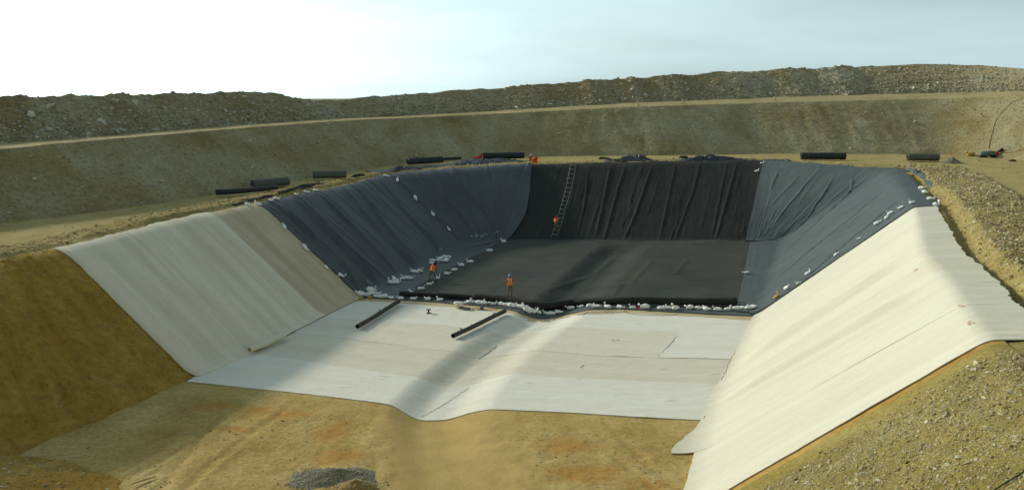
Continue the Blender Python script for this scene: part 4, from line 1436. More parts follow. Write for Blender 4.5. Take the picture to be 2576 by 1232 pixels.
# ------------------------------------------------------------------ sandbags
def bag_meshes(seed, neck_dir):
    r = np.random.default_rng(seed)
    nu, nvv = 13, 14
    V = []
    L, W, Hh = r.uniform(0.29, 0.36), r.uniform(0.18, 0.22), r.uniform(0.27, 0.35)
    lump = r.uniform(0, 50)
    for i in range(nu):
        u_ = -1 + 2 * i / (nu - 1)
        pr = max(0.05, (1 - abs(u_) ** 3.2)) ** 0.6
        for k in range(nvv):
            t_ = 2 * math.pi * k / nvv
            n_ = 1 + 0.16 * float(fbm(u_ * 2 + lump, t_ * 1.1, 3, seed)) + 0.10 * math.sin(u_ * 3 + seed)
            z = math.sin(t_)
            zz = Hh * (0.42 + 0.5 * z * pr * n_)
            V.append((L * u_ * (1 + 0.04 * math.cos(t_)), W * math.cos(t_) * pr * n_, max(0.0, zz) - 0.02))
    F = [(i * nvv + k, i * nvv + (k + 1) % nvv, (i + 1) * nvv + (k + 1) % nvv, (i + 1) * nvv + k) for i in range(nu - 1) for k in range(nvv)]
    F += [tuple(range(nvv))[::-1], tuple((nu - 1) * nvv + k for k in range(nvv))]
    body = (V, F)
    # tied neck: pinch, then a ruffled open mouth
    ang = {0: r.uniform(0.3, 0.8), 1: r.uniform(0.95, 1.4), 2: r.uniform(0.0, 0.3)}[neck_dir]
    d = np.array([math.cos(ang), r.uniform(-0.3, 0.3), math.sin(ang)])
    d /= np.linalg.norm(d)
    s_ = np.array([0, 1.0, 0])
    a = np.cross(s_, d)
    a /= np.linalg.norm(a)
    b = np.cross(d, a)
    st = np.array([L * 0.72, 0, Hh * (0.45 if neck_dir != 1 else 0.6)])
    V = []
    prof = [(-0.04, 0.13), (0.05, 0.06), (0.09, 0.038), (0.13, 0.07), (0.19, 0.105), (0.24, 0.13)]
    ln = r.uniform(0.85, 1.25)
    for j, (h, rad) in enumerate(prof):
        for k in range(12):
            t_ = 2 * math.pi * k / 12
            ru = 1 + (0.22 * math.sin(3 * t_ + seed) if j > 2 else 0)
            V.append(tuple(st + d * h * ln + rad * ru * (b * math.cos(t_) + a * 0.55 * math.sin(t_)) + d * (0.02 * math.sin(2 * t_ + seed) if j > 3 else 0)))
    F = [(j * 12 + k, j * 12 + (k + 1) % 12, (j + 1) * 12 + (k + 1) % 12, (j + 1) * 12 + k) for j in range(5) for k in range(12)]
    F.append(tuple(5 * 12 + k for k in range(12)))
    return body, (V, F)


def to_mesh(name, vf, mat):
    me = bpy.data.meshes.new(name)
    me.from_pydata([tuple(map(float, v)) for v in vf[0]], [], vf[1])
    me.polygons.foreach_set('use_smooth', [True] * len(me.polygons))
    me.materials.append(mat)
    me.update()
    return me


BAGS = {}
for mat, mn in ((M_bag, 'white'), (M_tan, 'tan'), (M_red, 'red')):
    BAGS[mn] = []
    for k in range(9 if mn == 'white' else 2):
        b_, n_ = bag_meshes(40 + k, k % 3)
        BAGS[mn].append((to_mesh('sandbag', b_, mat), to_mesh('tied_neck', n_, mat)))
bag_rng = np.random.default_rng(77)


def sandbag(x, y, label, group=None, kind='white', scale=1.0, pile=0.0, rot=None, names=('liners', 'sheets'), fall=False):
    p, n = hit(x, y, *names)
    c = BAGS[kind]
    bm_, nm_ = c[bag_rng.integers(len(c))]
    o = bpy.data.objects.new('sandbag', bm_)
    C.objects.link(o)
    nrm = Vector(n)
    rz = (bag_rng.choice([0, math.pi]) + bag_rng.normal(0, 0.45)) if rot is None else rot
    o.rotation_mode = 'QUATERNION'
    o.rotation_quaternion = Vector((0, 0, 1)).rotation_difference(nrm) @ Quaternion((0, 0, 1), rz)
    if fall:                                            # lies up and down the slope
        dn = Vector((0, 0, -1)) - nrm * (-nrm.z)
        dn.normalize()
        dn = Quaternion(nrm, bag_rng.normal(0, 0.35)) @ (dn if bag_rng.random() < 0.5 else -dn)
        yy_ = nrm.cross(dn)
        o.rotation_quaternion = Matrix((dn, yy_, nrm)).transposed().to_quaternion()
    s = scale * 0.9 * bag_rng.uniform(0.8, 1.12)
    o.scale = (s * bag_rng.uniform(0.92, 1.12), s, s * bag_rng.uniform(0.9, 1.15))
    o.location = Vector(p) + nrm * (0.01 + pile)
    k = bpy.data.objects.new('tied_neck', nm_)
    C.objects.link(k)
    k.parent = o
    tag(o, label, 'sandbag', group)
    return o


def z6(x, y): return Q4(1300 + x / 2.738, 900 + y / 2.738)
def z7(x, y): return Q4(2100 + x / 2.464, 950 + y / 2.464)
def z8(x, y): return Q4(2900 + x / 2.053, 700 + y / 2.053)
def z5(x, y): return Q4(3000 + x / 2.053, 350 + y / 2.053)
def z4(x, y): return Q4(2300 + x / 2.738, 550 + y / 2.738)
def z3(x, y): return Q4(1500 + x / 2.738, 550 + y / 2.738)
def z2(x, y): return Q4(800 + x / 2.464, 500 + y / 2.464)


def nth(i):
    w_ = ['first', 'second', 'third', 'fourth', 'fifth', 'sixth', 'seventh', 'eighth', 'ninth', 'tenth', 'eleventh', 'twelfth', 'thirteenth', 'fourteenth', 'fifteenth', 'sixteenth', 'seventeenth', 'eighteenth', 'nineteenth', 'twentieth']
    t_ = ['twenty', 'thirty', 'forty', 'fifty']
    return w_[i] if i < 20 else t_[(i + 1) // 10 - 2] + ('-' + w_[(i + 1) % 10 - 1] if (i + 1) % 10 else 'th').replace('tyth', 'tieth')


row = [z6(x, y + 14) for x, y in [(830, 800), (965, 800), (1130, 806), (1262, 812), (1575, 836), (1632, 838), (1692, 848), (1745, 852), (1838, 858), (1930, 862), (1990, 872), (2040, 880), (2088, 886), (2145, 896), (2195, 908), (2248, 928)]]
row += [z7(x, y + 12) for x, y in [(18, 715), (62, 722), (125, 726), (208, 742), (262, 742), (328, 730), (452, 692), (556, 676), (638, 670), (702, 674), (815, 678), (935, 680), (1062, 680)]]
row += [z7(x, y + 12) for x, y in [(1182, 684), (1345, 692), (1412, 690), (1482, 694), (1625, 688), (1708, 692), (1782, 700), (1900, 706), (2000, 704), (2080, 698), (2150, 692), (2208, 690), (2252, 682)]]
for i, (x, y) in enumerate(row):
    sandbag(x, y, nth(i).replace('tyth', 'tieth') + ' white sandbag from the left in the row along the front liner edge', 'sandbags along the front liner edge')
sandbag(*z7(1130, 700), 'red bag wedged into the right half of the white sandbag row', None, 'red', 0.55)
# heap at the left toe
pl = [(390, 765, 0), (432, 786, 0), (468, 772, 0.0), (508, 768, 0.05), (530, 735, 0.1), (565, 760, 0.0), (558, 792, 0), (605, 795, 0), (645, 792, 0.0), (722, 806, 0), (500, 752, 0.22)]
for i, (x, y, h) in enumerate(pl):
    sandbag(*z6(x, y), nth(i) + ' white sandbag from the left in the heap at the left toe' if h < 0.2 else 'white sandbag on top of the heap at the left toe', 'sandbags heaped at the left toe', pile=h)
sandbag(*z6(490, 806), 'tan sandbag in front of the heap at the left toe', None, 'tan', 0.85)
sandbag(*z6(385, 812), 'flat tan sandbag at the corner of the white left slope and the floor', None, 'tan', 0.9)
# seam between the grey apron and the black sheet
sm = [(942, 748), (1052, 708), (1140, 655), (1335, 540), (1420, 500), (1495, 450), (1590, 410), (1805, 290), (1955, 190)]
for i, (x, y) in enumerate(sm):
    sandbag(*z6(x, y), nth(i) + ' white sandbag from the front along the black sheet\'s left edge', 'sandbags along the black sheet\'s left edge')
# groups on the grey apron
for i, (x, y) in enumerate([(1250, 395), (1262, 380), (1302, 358), (1350, 360), (1332, 390), (1318, 405)]):
    sandbag(*z6(x, y), nth(i) + ' sandbag from the left in the small cluster beyond the bent worker', 'cluster beyond the bent worker', pile=0.04 * (i % 2))
sandbag(*z6(1168, 425), 'white sandbag just left of the bent worker\'s head', None)
o = sandbag(*z6(1178, 405), 'upright white bag above the bent worker\'s shoulder', None, scale=0.85, pile=0.12)
for i, (x, y) in enumerate([(965, 520), (1000, 522), (1042, 515)]):
    sandbag(*z6(x, y), nth(i) + ' sandbag from the left in the trio left of the bent worker', 'trio left of the bent worker')
for i, (x, y) in enumerate([(742, 595), (772, 612), (725, 638), (780, 640)]):
    sandbag(*z6(x, y), nth(i) + ' sandbag of the four scattered on the apron near the heap', 'four bags near the heap')
for i, (x, y) in enumerate([(845, 595), (888, 592), (932, 592)]):
    sandbag(*z6(x, y), nth(i) + ' sandbag from the left in the short row on the grey apron', 'short row on the grey apron')
sandbag(*z6(1228, 592), 'sandbag lying at the bent worker\'s right foot', None, scale=0.9)
# seam between left white strip and grey liner
for i, (x, y) in enumerate([z2(825, 1010), z2(1028, 1212), z6(5, 468), z6(168, 560)]):
    sandbag(x, y, nth(i) + ' sandbag from the top on the seam between beige strip and grey liner', 'sandbags on the left slope seam', scale=0.9, fall=True)
# line down the grey liner
for i, (x, y) in enumerate([z3(248, 470), z3(440, 660), z3(632, 848), z3(805, 1008)]):
    sandbag(x, y, nth(i) + ' sandbag from the top in the line down the blue-grey liner', 'sandbags down the grey liner', scale=0.85, fall=True)
# left crest
for i, (x, y) in enumerate([z2(470, 785), z2(575, 785), z2(700, 748), z2(752, 732), z2(942, 690), z2(1045, 668), z2(1135, 645), z2(1830, 508)]):
    sandbag(x, y, nth(i) + ' sandbag from the front along the left crest', 'sandbags on the left crest', scale=0.8)
# right slope seam
for i, (x, y) in enumerate([z8(512, 935), z8(612, 890), z8(686, 812), z8(920, 660), z8(1102, 525), z8(1252, 408), z8(1335, 355), z8(1366, 322), z8(1450, 272), z8(1540, 235)]):
    sandbag(x, y, nth(i) + ' sandbag from the bottom on the right slope seam', 'sandbags on the right slope seam', scale=(0.5 if i == 4 else 0.85), fall=True)
sandbag(*z8(430, 1005), 'tan sandbag at the foot of the right slope seam', None, 'tan', 1.0, rot=0.6)
for i, (x, y) in enumerate([z8(1630, 90), z8(1642, 148), z8(1690, 203), z8(1745, 248)]):
    sandbag(x, y, nth(i) + ' sandbag from the back on the right crest', 'sandbags on the right crest')
sandbag(*z7(2188, 355), 'single yellowish-white sandbag on the right apron beside the black sheet', None)
sandbag(*z4(1990, 375), 'white sandbag hanging at the top corner where black and grey liners meet', None, scale=1.15, rot=0.2)
sandbag(*z5(100, 624), 'small sandbag on the rim above the black and grey corner', None, scale=0.7)
sandbag(*z5(360, 626), 'sandbag on the rim behind the folded dark liner', None, scale=0.9, names=('bench',))


# ------------------------------------------------------------------ crumpled liner along the rim
def crumple(name, label, pts, width, height, mat, seed, names=('bench',), back=0.0, cat='liner', nn=70, mm=22, group=None, peak=None):
    w_ = np.array([hit(x, y, *names)[0] for x, y in pts])
    d = np.concatenate([[0], np.cumsum(np.linalg.norm(np.diff(w_, axis=0), axis=1))])
    u_ = np.linspace(0, d[-1], nn)
    w_ = np.stack([np.interp(u_, d, w_[:, j]) for j in range(3)], 1)
    w_ = gsm(w_, 2)
    tn = np.gradient(w_, axis=0)
    nr = np.stack([-tn[:, 1], tn[:, 0], 0 * tn[:, 0]], 1)
    nr /= np.linalg.norm(nr, axis=1, keepdims=True) + 1e-9
    q_ = np.linspace(0, 1, mm)
    wv = width * (0.75 + 0.5 * vn(u_ * 0.7, u_ * 0 + seed, 3))
    G = w_[:, None] + nr[:, None] * (back + wv[:, None] * q_[None])[..., None]
    U, Qq = np.repeat(u_[:, None], mm, 1), np.repeat(q_[None], nn, 0)
    e = np.sin(np.pi * np.clip(Qq, 0, 1)) ** 0.6 * np.sin(np.pi * np.clip(U / d[-1], 0.001, 0.999)) ** 0.35
    rid = 1 - np.abs(fbm(U * 1.3 + 3 * Qq, Qq * 2.2 + seed, 3, seed, 0.6)) * 2.6
    hh = height * (0.28 + 0.95 * rid * vn(U * 0.6, Qq * 1.5, seed + 4))
    if peak is not None:
        hh = hh * (0.25 + 0.95 * np.exp(-((U / d[-1] - peak) / 0.28) ** 2))
    G[..., 2] += 0.05 + e * np.maximum(hh, 0.02) + 0.06 * fbm(U * 3, Qq * 6, 3, seed + 9)
    o = grid_obj(name, G, mat, uv=np.stack([U, Qq * width], -1), skirt=0.10, reg='flaps')
    return tag(o, label, cat, group)


crumple('liner_flap', 'crumpled slack of grey liner behind the left crest, nearer part', [(955, 436), (1040, 428), (1125, 421)], 2.2, 0.40, M_flap, 301)
crumple('liner_flap', 'crumpled slack of grey liner under the big roll at the far left corner', [(1120, 422), (1200, 415), (1325, 407)], 3.0, 0.5, M_flap, 302)
crumple('liner_flap', 'dark liner slack humped on the far rim right of the ladder', [(1527, 408), (1580, 407), (1655, 406)], 1.6, 0.75, M_flap, 303, peak=0.6)
crumple('liner_flap', 'long low hump of dark liner on the far rim before the grey corner', [(1685, 408), (1780, 406), (1910, 404)], 1.6, 0.75, M_flap, 304, peak=0.4)
crumple('liner_scrap', 'black liner scrap on the far rim right of the rope ladder', [(1505, 402), (1518, 402), (1533, 402)], 0.7, 0.55, M_black, 305, nn=30, mm=14)
crumple('liner_scrap', 'black liner scrap on the far rim above the middle of the black wall', [(1706, 399), (1718, 399), (1731, 399)], 0.7, 0.5, M_black, 306, nn=30, mm=14)
crumple('liner_flap', 'folded dark liner bundle at the top where black meets grey', [(1918, 407), (1950, 407), (1988, 410)], 1.6, 0.75, M_flap, 307, nn=50)
crumple('liner_flap', 'crumpled green-grey liner flap at the far right corner of the rim', [(2235, 425), (2290, 432), (2322, 452), (2338, 478)], 1.5, 0.55, M_right_liner, 308)
crumple('liner_strip', 'dark liner strip behind the left crest where beige meets grey', [(588, 519), (640, 505), (692, 492)], 0.9, 0.22, M_black, 309)
crumple('liner_strip', 'dark liner strip behind the left crest, middle of three', [(702, 489), (760, 475), (815, 462)], 0.9, 0.22, M_black, 310)
crumple('liner_strip', 'short dark liner strip behind the left crest beyond the grey roll', [(893, 447), (905, 444), (919, 440)], 0.8, 0.22, M_black, 311, nn=30)
crumple('cloth', 'red-orange cloth slumped off the left end of the big rim roll', [z3(1095, 222), z3(1150, 218), z3(1215, 212)], 0.75, 0.95, M_red, 312, cat='cloth', nn=36, mm=16, peak=0.85)


# ------------------------------------------------------------------ rope ladder
def z9(x, y): return Q4(2150 + x / 3.33, 630 + y / 3.33)


RG = [((440, 122), (510, 127)), ((428, 177), (500, 182)), ((415, 240), (492, 245)), ((405, 302), (478, 310)), ((388, 362), (465, 375)), ((380, 425), (448, 430)), ((366, 485), (434, 490)),
      ((348, 545), (415, 550)), ((334, 595), (400, 606)), ((318, 650), (382, 660)), ((295, 713), (365, 720)), ((285, 770), (350, 772)), ((270, 830), (340, 829)), ((245, 886), (328, 882)),
      ((226, 932), (308, 936)), ((208, 982), (288, 995)), ((195, 1046), (265, 1048))]
lad = tag(empty('rope_ladder'), 'rope ladder with pale rungs hanging down the black far slope', 'ladder')
A_, B_ = [], []
for a, b in RG:
    pa, na_ = hit(*z9(*a), 'liners')
    pb, nb2 = hit(*z9(*b), 'liners')
    A_.append(pa)
    B_.append(pb)
A_, B_ = gsm(np.array(A_), 1.0), gsm(np.array(B_), 1.0)
wn_ = V3(0, -0.48, 0.87)
A_, B_ = A_ + wn_ * 0.26, B_ + wn_ * 0.26
for a, b in zip(A_, B_):
    d = (b - a) / np.linalg.norm(b - a)
    V, F = tube([a - d * 0.05, b + d * 0.05], 0.032, 8)
    mesh_obj('rung', V, F, M_rope, lad, True)
ta, tb = hit(*z9(455, 75), 'liners')[0] + V3(0, 0.4, 0.12), hit(*z9(520, 75), 'liners')[0] + V3(0, 0.4, 0.12)
for side_, ends in ((A_, ta), (B_, tb)):
    V, F = tube([ends + V3(0, 1.2, 0.05), ends] + list(side_) + [side_[-1] + V3(-0.2, -0.5, -0.25)], 0.018, 6)
    mesh_obj('side_rope', V, F, M_rope, lad, True)


# ------------------------------------------------------------------ people
def spine_rings(pts, widths, depths, side_, grow=0.0, seg=16):
    V, F = [], []
    n = len(pts)
    for i, p in enumerate(pts):
        ax = pts[min(i + 1, n - 1)] - pts[max(i - 1, 0)]
        ax = ax / (np.linalg.norm(ax) + 1e-9)
        s_ = side_ - ax * (side_ @ ax)
        s_ /= np.linalg.norm(s_)
        f_ = np.cross(ax, s_)
        for k in range(seg):
            t_ = 2 * math.pi * k / seg
            c, s2 = math.cos(t_), math.sin(t_)
            c = math.copysign(abs(c) ** 0.8, c)
            s2 = math.copysign(abs(s2) ** 0.8, s2)
            V.append(p + s_ * c * (widths[i] + grow) + f_ * s2 * (depths[i] + grow))
    for i in range(n - 1):
        for k in range(seg):
            F.append((i * seg + k, i * seg + (k + 1) % seg, (i + 1) * seg + (k + 1) % seg, (i + 1) * seg + k))
    return V, F


def person(label, loc, rotz, J, vest_to=0.0, helmet=None, hood=False, trousers=M_khaki, shirt=M_shirt, straps=True):
    """J: joints in metres, facing +y, feet at z=0"""
    root = tag(empty('person', tuple(loc)), label, 'person')
    root.rotation_euler = (0, 0, rotz)
    J = {k: np.array(v, float) for k, v in J.items()}
    names, pos, rad, edges, mats = [], [], [], [], {}

    def v(nm, p, r):
        names.append(nm)
        pos.append(p)
        rad.append(r)
        return len(pos) - 1
    pel, che, nec, hea = J['pelvis'], J['chest'], J['neck'], J['head']
    iP = v('pelvis', pel, (0.135, 0.105))
    iS = v('spine', (pel + che) / 2, (0.125, 0.095))
    iC = v('chest', che, (0.155, 0.11))
    iN = v('neck', nec, (0.055, 0.055))
    up_ = hea - nec
    iH0 = v('jaw', nec + up_ * 0.55 + V3(0, 0.015, 0), (0.066, 0.075))
    iH1 = v('head', hea, (0.078, 0.092))
    iH2 = v('crown', hea + up_ / np.linalg.norm(up_) * 0.085, (0.055, 0.065))
    edges += [(iP, iS), (iS, iC), (iC, iN), (iN, iH0), (iH0, iH1), (iH1, iH2)]
    seg = [(pel, che, 1), (che, nec, 1), (nec, hea + up_, 2)]
    fwd = V3(0, 1, 0)
    nose = v('nose', hea + V3(0, 0.115, -0.02), (0.014, 0.018))
    edges.append((iH1, nose))
    for s_, sg in (('l', -1), ('r', 1)):
        sh, el, wr, ha = J['shoulder_' + s_], J['elbow_' + s_], J['wrist_' + s_], J['hand_' + s_]
        a = v('sh', sh, (0.066, 0.066))
        b = v('el', el, (0.048, 0.048))
        m_ = v('fo', el * 0.6 + wr * 0.4, (0.043, 0.043))
        c = v('wr', wr, (0.030, 0.028))
        d = v('palm', ha, (0.040, 0.022))
        edges += [(iC, a), (a, b), (b, m_), (m_, c), (c, d)]
        dr = (ha - wr) / (np.linalg.norm(ha - wr) + 1e-9)
        ac = np.cross(dr, fwd)
        ac = ac / (np.linalg.norm(ac) + 1e-9) if np.linalg.norm(ac) > 0.2 else V3(1, 0, 0)
        for k, (o_, l_) in enumerate(((-0.030, 0.070), (-0.010, 0.082), (0.010, 0.076), (0.030, 0.060))):
            e1 = v('finger', ha + dr * 0.045 + ac * o_, (0.0095, 0.0095))
            e2 = v('finger', ha + dr * (0.045 + l_ * 0.55) + ac * o_ * 1.1 + fwd * 0.012, (0.009, 0.009))
            e3 = v('finger', ha + dr * (0.045 + l_) + ac * o_ * 1.1 + fwd * 0.035, (0.007, 0.007))
            edges += [(d, e1), (e1, e2), (e2, e3)]
        t1 = v('thumb', ha - dr * 0.005 + ac * 0.045 * sg + fwd * 0.01, (0.011, 0.011))
        t2 = v('thumb', ha + dr * 0.035 + ac * 0.065 * sg + fwd * 0.02, (0.008, 0.008))
        edges += [(d, t1), (t1, t2)]
        seg += [(sh, wr, 1), (wr, wr + dr * 0.3, 2)]
        hp, kn, an, to = J['hip_' + s_], J['knee_' + s_], J['ankle_' + s_], J['toe_' + s_]
        a = v('hip', hp, (0.095, 0.095))
        b = v('thigh', hp * 0.5 + kn * 0.5, (0.083, 0.085))
        c = v('knee', kn, (0.062, 0.064))
        d2 = v('calf', kn * 0.6 + an * 0.4, (0.062, 0.066))
        d = v('ankle', an, (0.048, 0.052))
        e = v('toe', to, (0.045, 0.035))
        edges += [(iP, a), (a, b), (b, c), (c, d2), (d2, d), (d, e)]
        seg += [(pel, hp, 0), (hp, kn, 0), (kn, kn * 0.25 + an * 0.75, 0), (kn * 0.2 + an * 0.8, an, 3), (an, to, 3)]
    me = bpy.data.meshes.new('body')
    me.from_pydata([tuple(p) for p in pos], edges, [])
    ob = bpy.data.objects.new('body', me)
    C.objects.link(ob)
    ob.modifiers.new('skin', 'SKIN')
    for i, r_ in enumerate(rad):
        me.skin_vertices[0].data[i].radius = r_
        me.skin_vertices[0].data[i].use_root = i == iP
    sd_ = ob.modifiers.new('sub', 'SUBSURF')
    sd_.levels = sd_.render_levels = 1
    dg = bpy.context.evaluated_depsgraph_get()
    nm = bpy.data.meshes.new_from_object(ob.evaluated_get(dg))
    bpy.data.objects.remove(ob)
    nm.materials.clear()
    for m_ in (trousers, shirt, M_skin, M_boot):
        nm.materials.append(m_)
    A0, B0, K0 = np.array([s[0] for s in seg]), np.array([s[1] for s in seg]), np.array([s[2] for s in seg])
    AB = B0 - A0
    for pg in nm.polygons:
        c = np.array(pg.center)
        t_ = np.clip(((c - A0) * AB).sum(1) / ((AB * AB).sum(1) + 1e-9), 0, 1)
        pg.material_index = int(K0[np.argmin(((c - A0 - AB * t_[:, None]) ** 2).sum(1))])
        pg.use_smooth = True
    body = bpy.data.objects.new('body', nm)
    C.objects.link(body)
    body.parent = root
    # hi-vis vest with pale bands
    sidev = J['shoulder_r'] - J['shoulder_l']
    sidev /= np.linalg.norm(sidev)
    st = pel + (che - pel) * vest_to
    sh = (J['shoulder_r'] + J['shoulder_l']) / 2
    ps = [st - (che - pel) * 0.10, st + (che - st) * 0.33, st + (che - st) * 0.7, che * 0.7 + sh * 0.3, sh + (nec - che) * 0.12, nec]
    wd, dp = [0.195, 0.185, 0.195, 0.205, 0.180, 0.085], [0.150, 0.140, 0.148, 0.148, 0.110, 0.075]
    fine, fw, fd = [], [], []
    for i in range(5):
        for k in range(4):
            q_ = k / 4
            fine.append(ps[i] * (1 - q_) + ps[i + 1] * q_)
            fw.append(wd[i] * (1 - q_) + wd[i + 1] * q_)
            fd.append(dp[i] * (1 - q_) + dp[i + 1] * q_)
    V, F = spine_rings(fine, fw, fd, sidev)
    ves = bpy.data.objects.new('vest', to_mesh('vest', (V, F), M_orange))
    C.objects.link(ves)
    ves.parent = root
    for i0 in (2, 6):
        V, F = spine_rings(fine[i0:i0 + 2], fw[i0:i0 + 2], fd[i0:i0 + 2], sidev, 0.007)
        bd = bpy.data.objects.new('reflective_band', to_mesh('reflective_band', (V, F), M_yellow))
        C.objects.link(bd)
        bd.parent = ves
    if straps:
        full, _ = spine_rings(fine, fw, fd, sidev, 0.009, 32)
        for k0 in (5, 9, 21, 25):
            VV, FF = [], []
            for i in range(6, 19):
                VV += [full[i * 32 + k0], full[i * 32 + k0 + 2]]
            FF = [(2 * i, 2 * i + 1, 2 * i + 3, 2 * i + 2) for i in range(12)]
            bd = bpy.data.objects.new('reflective_strap', to_mesh('reflective_strap', (VV, FF), M_yellow))
            C.objects.link(bd)
            bd.parent = ves
    ax = up_ / np.linalg.norm(up_)
    sx = np.cross(fwd, ax)
    sx = sx / np.linalg.norm(sx)
    fx = np.cross(ax, sx)
    if helmet is not None or hood:
        prof = [(0.155, -0.005), (0.150, 0.008), (0.128, 0.012), (0.126, 0.04), (0.115, 0.085), (0.085, 0.118), (0.045, 0.135), (0.005, 0.138)] if not hood else [(0.10, -0.16), (0.118, -0.10), (0.122, -0.02), (0.118, 0.05), (0.095, 0.10), (0.05, 0.125), (0.005, 0.128)]
        VV, FF, sg = [], [], 18
        for rr, z in prof:
            for k in range(sg):
                t_ = 2 * math.pi * k / sg
                ex = 1.10 + (0.12 if (rr > 0.14 and math.sin(t_) > 0.3) else 0)
                VV.append(hea + ax * (z + 0.02) + sx * rr * math.cos(t_) + fx * rr * ex * math.sin(t_))
        n = len(prof)
        FF = [(i * sg + k, i * sg + (k + 1) % sg, (i + 1) * sg + (k + 1) % sg, (i + 1) * sg + k) for i in range(n - 1) for k in range(sg)]
        FF.append(tuple((n - 1) * sg + k for k in range(sg)))
        hm = bpy.data.objects.new('hood' if hood else 'helmet', to_mesh('helmet', (VV, FF), M_hair if hood else helmet))
        C.objects.link(hm)
        hm.parent = root
    return root


STAND = dict(pelvis=(0, 0, 0.95), chest=(0, 0.0, 1.30), neck=(0, 0.0, 1.50), head=(0, 0.02, 1.64),
             shoulder_l=(-0.19, 0, 1.42), elbow_l=(-0.33, 0.02, 1.17), wrist_l=(-0.42, 0.16, 1.30), hand_l=(-0.45, 0.20, 1.37),
             shoulder_r=(0.19, 0, 1.42), elbow_r=(0.31, 0.03, 1.18), wrist_r=(0.27, 0.16, 1.38), hand_r=(0.27, 0.19, 1.46),
             hip_l=(-0.10, 0, 0.90), knee_l=(-0.12, 0.03, 0.50), ankle_l=(-0.13, 0, 0.09), toe_l=(-0.15, 0.17, 0.04),
             hip_r=(0.10, 0, 0.90), knee_r=(0.12, 0.03, 0.50), ankle_r=(0.13, 0, 0.09), toe_r=(0.16, 0.17, 0.04))
p, _ = hit(*Q4(2040, 1188), 'liners')
person('worker in blue helmet and orange vest standing with hands raised on the black sheet', p, 0.1, STAND, 0.1, M_blue)
BENT = dict(pelvis=(0, -0.10, 0.90), chest=(0.06, 0.12, 1.20), neck=(0.12, 0.26, 1.36), head=(0.15, 0.35, 1.46),
            shoulder_l=(-0.12, 0.20, 1.28), elbow_l=(-0.27, 0.22, 1.03), wrist_l=(-0.27, 0.28, 0.80), hand_l=(-0.26, 0.30, 0.72),
            shoulder_r=(0.25, 0.16, 1.25), elbow_r=(0.30, 0.24, 0.99), wrist_r=(0.28, 0.33, 0.76), hand_r=(0.27, 0.36, 0.68),
            hip_l=(-0.11, -0.08, 0.86), knee_l=(-0.21, 0.02, 0.48), ankle_l=(-0.27, -0.06, 0.09), toe_l=(-0.31, 0.11, 0.04),
            hip_r=(0.11, -0.08, 0.86), knee_r=(0.22, 0.05, 0.48), ankle_r=(0.29, -0.04, 0.09), toe_r=(0.34, 0.13, 0.04))
p, _ = hit(1088, 709, 'liners')
person('bent worker with dark hood and orange vest on the grey apron', p, -0.15, BENT, 0.1, None, True, straps=False)
CLIMB = dict(pelvis=(0, 0.22, 1.02), chest=(-0.05, 0.52, 1.36), neck=(-0.06, 0.66, 1.52), head=(-0.05, 0.78, 1.60),
             shoulder_l=(-0.24, 0.58, 1.44), elbow_l=(-0.30, 0.78, 1.28), wrist_l=(-0.10, 0.98, 1.30), hand_l=(-0.03, 1.02, 1.32),
             shoulder_r=(0.14, 0.58, 1.44), elbow_r=(0.24, 0.80, 1.30), wrist_r=(0.26, 1.02, 1.36), hand_r=(0.27, 1.07, 1.40),
             hip_l=(-0.10, 0.24, 0.97), knee_l=(-0.14, 0.36, 0.55), ankle_l=(-0.10, 0.02, 0.14), toe_l=(-0.10, 0.18, 0.16),
             hip_r=(0.10, 0.24, 0.97), knee_r=(0.16, 0.58, 0.80), ankle_r=(0.12, 0.42, 0.42), toe_r=(0.12, 0.58, 0.46))
p, _ = hit(*Q4(2224, 938), 'liners')
person('worker in orange vest climbing the rope ladder', V3(*p) + V3(0, 0, 0.12), -0.1, CLIMB, 0.45, M_orange, straps=False)
CROUCH = dict(pelvis=(0, -0.10, 0.62), chest=(0, 0.12, 0.92), neck=(0, 0.26, 1.06), head=(0, 0.35, 1.13),
              shoulder_l=(-0.19, 0.20, 1.00), elbow_l=(-0.34, 0.30, 0.90), wrist_l=(-0.42, 0.42, 1.02), hand_l=(-0.44, 0.46, 1.09),
              shoulder_r=(0.19, 0.20, 1.00), elbow_r=(0.28, 0.34, 0.78), wrist_r=(0.18, 0.44, 0.62), hand_r=(0.15, 0.46, 0.54),
              hip_l=(-0.10, -0.08, 0.58), knee_l=(-0.17, 0.28, 0.48), ankle_l=(-0.15, 0.02, 0.09), toe_l=(-0.17, 0.19, 0.04),
              hip_r=(0.10, -0.08, 0.58), knee_r=(0.17, 0.28, 0.48), ankle_r=(0.15, 0.02, 0.09), toe_r=(0.17, 0.19, 0.04))
p, _ = hit(*Q4(2122, 657), 'bench', 'liners')
person('worker in orange with pale helmet crouching on the far rim', p, math.pi + 0.2, CROUCH, -0.15, M_whelm, straps=False)
pc = V3(*p) + V3(0.55, 0.1, 0.45)
g = np.linspace(-0.5, 0.5, 16)
X, Y = np.meshgrid(g, g, indexing='ij')
G = np.stack([pc[0] + X * 0.62 + 0.05 * np.sin(Y * 9), pc[1] + 0.12 * np.sin(X * 9 + 3 * Y) + 0.05 * np.sin(Y * 11), pc[2] + Y * 0.95 * (0.65 + 0.5 * X) + 0.28 * X], -1)
tag(grid_obj('flag', G, M_orange, uv=np.stack([X, Y], -1), skirt=0.01), 'orange flag held up beside the crouching rim worker', 'flag')

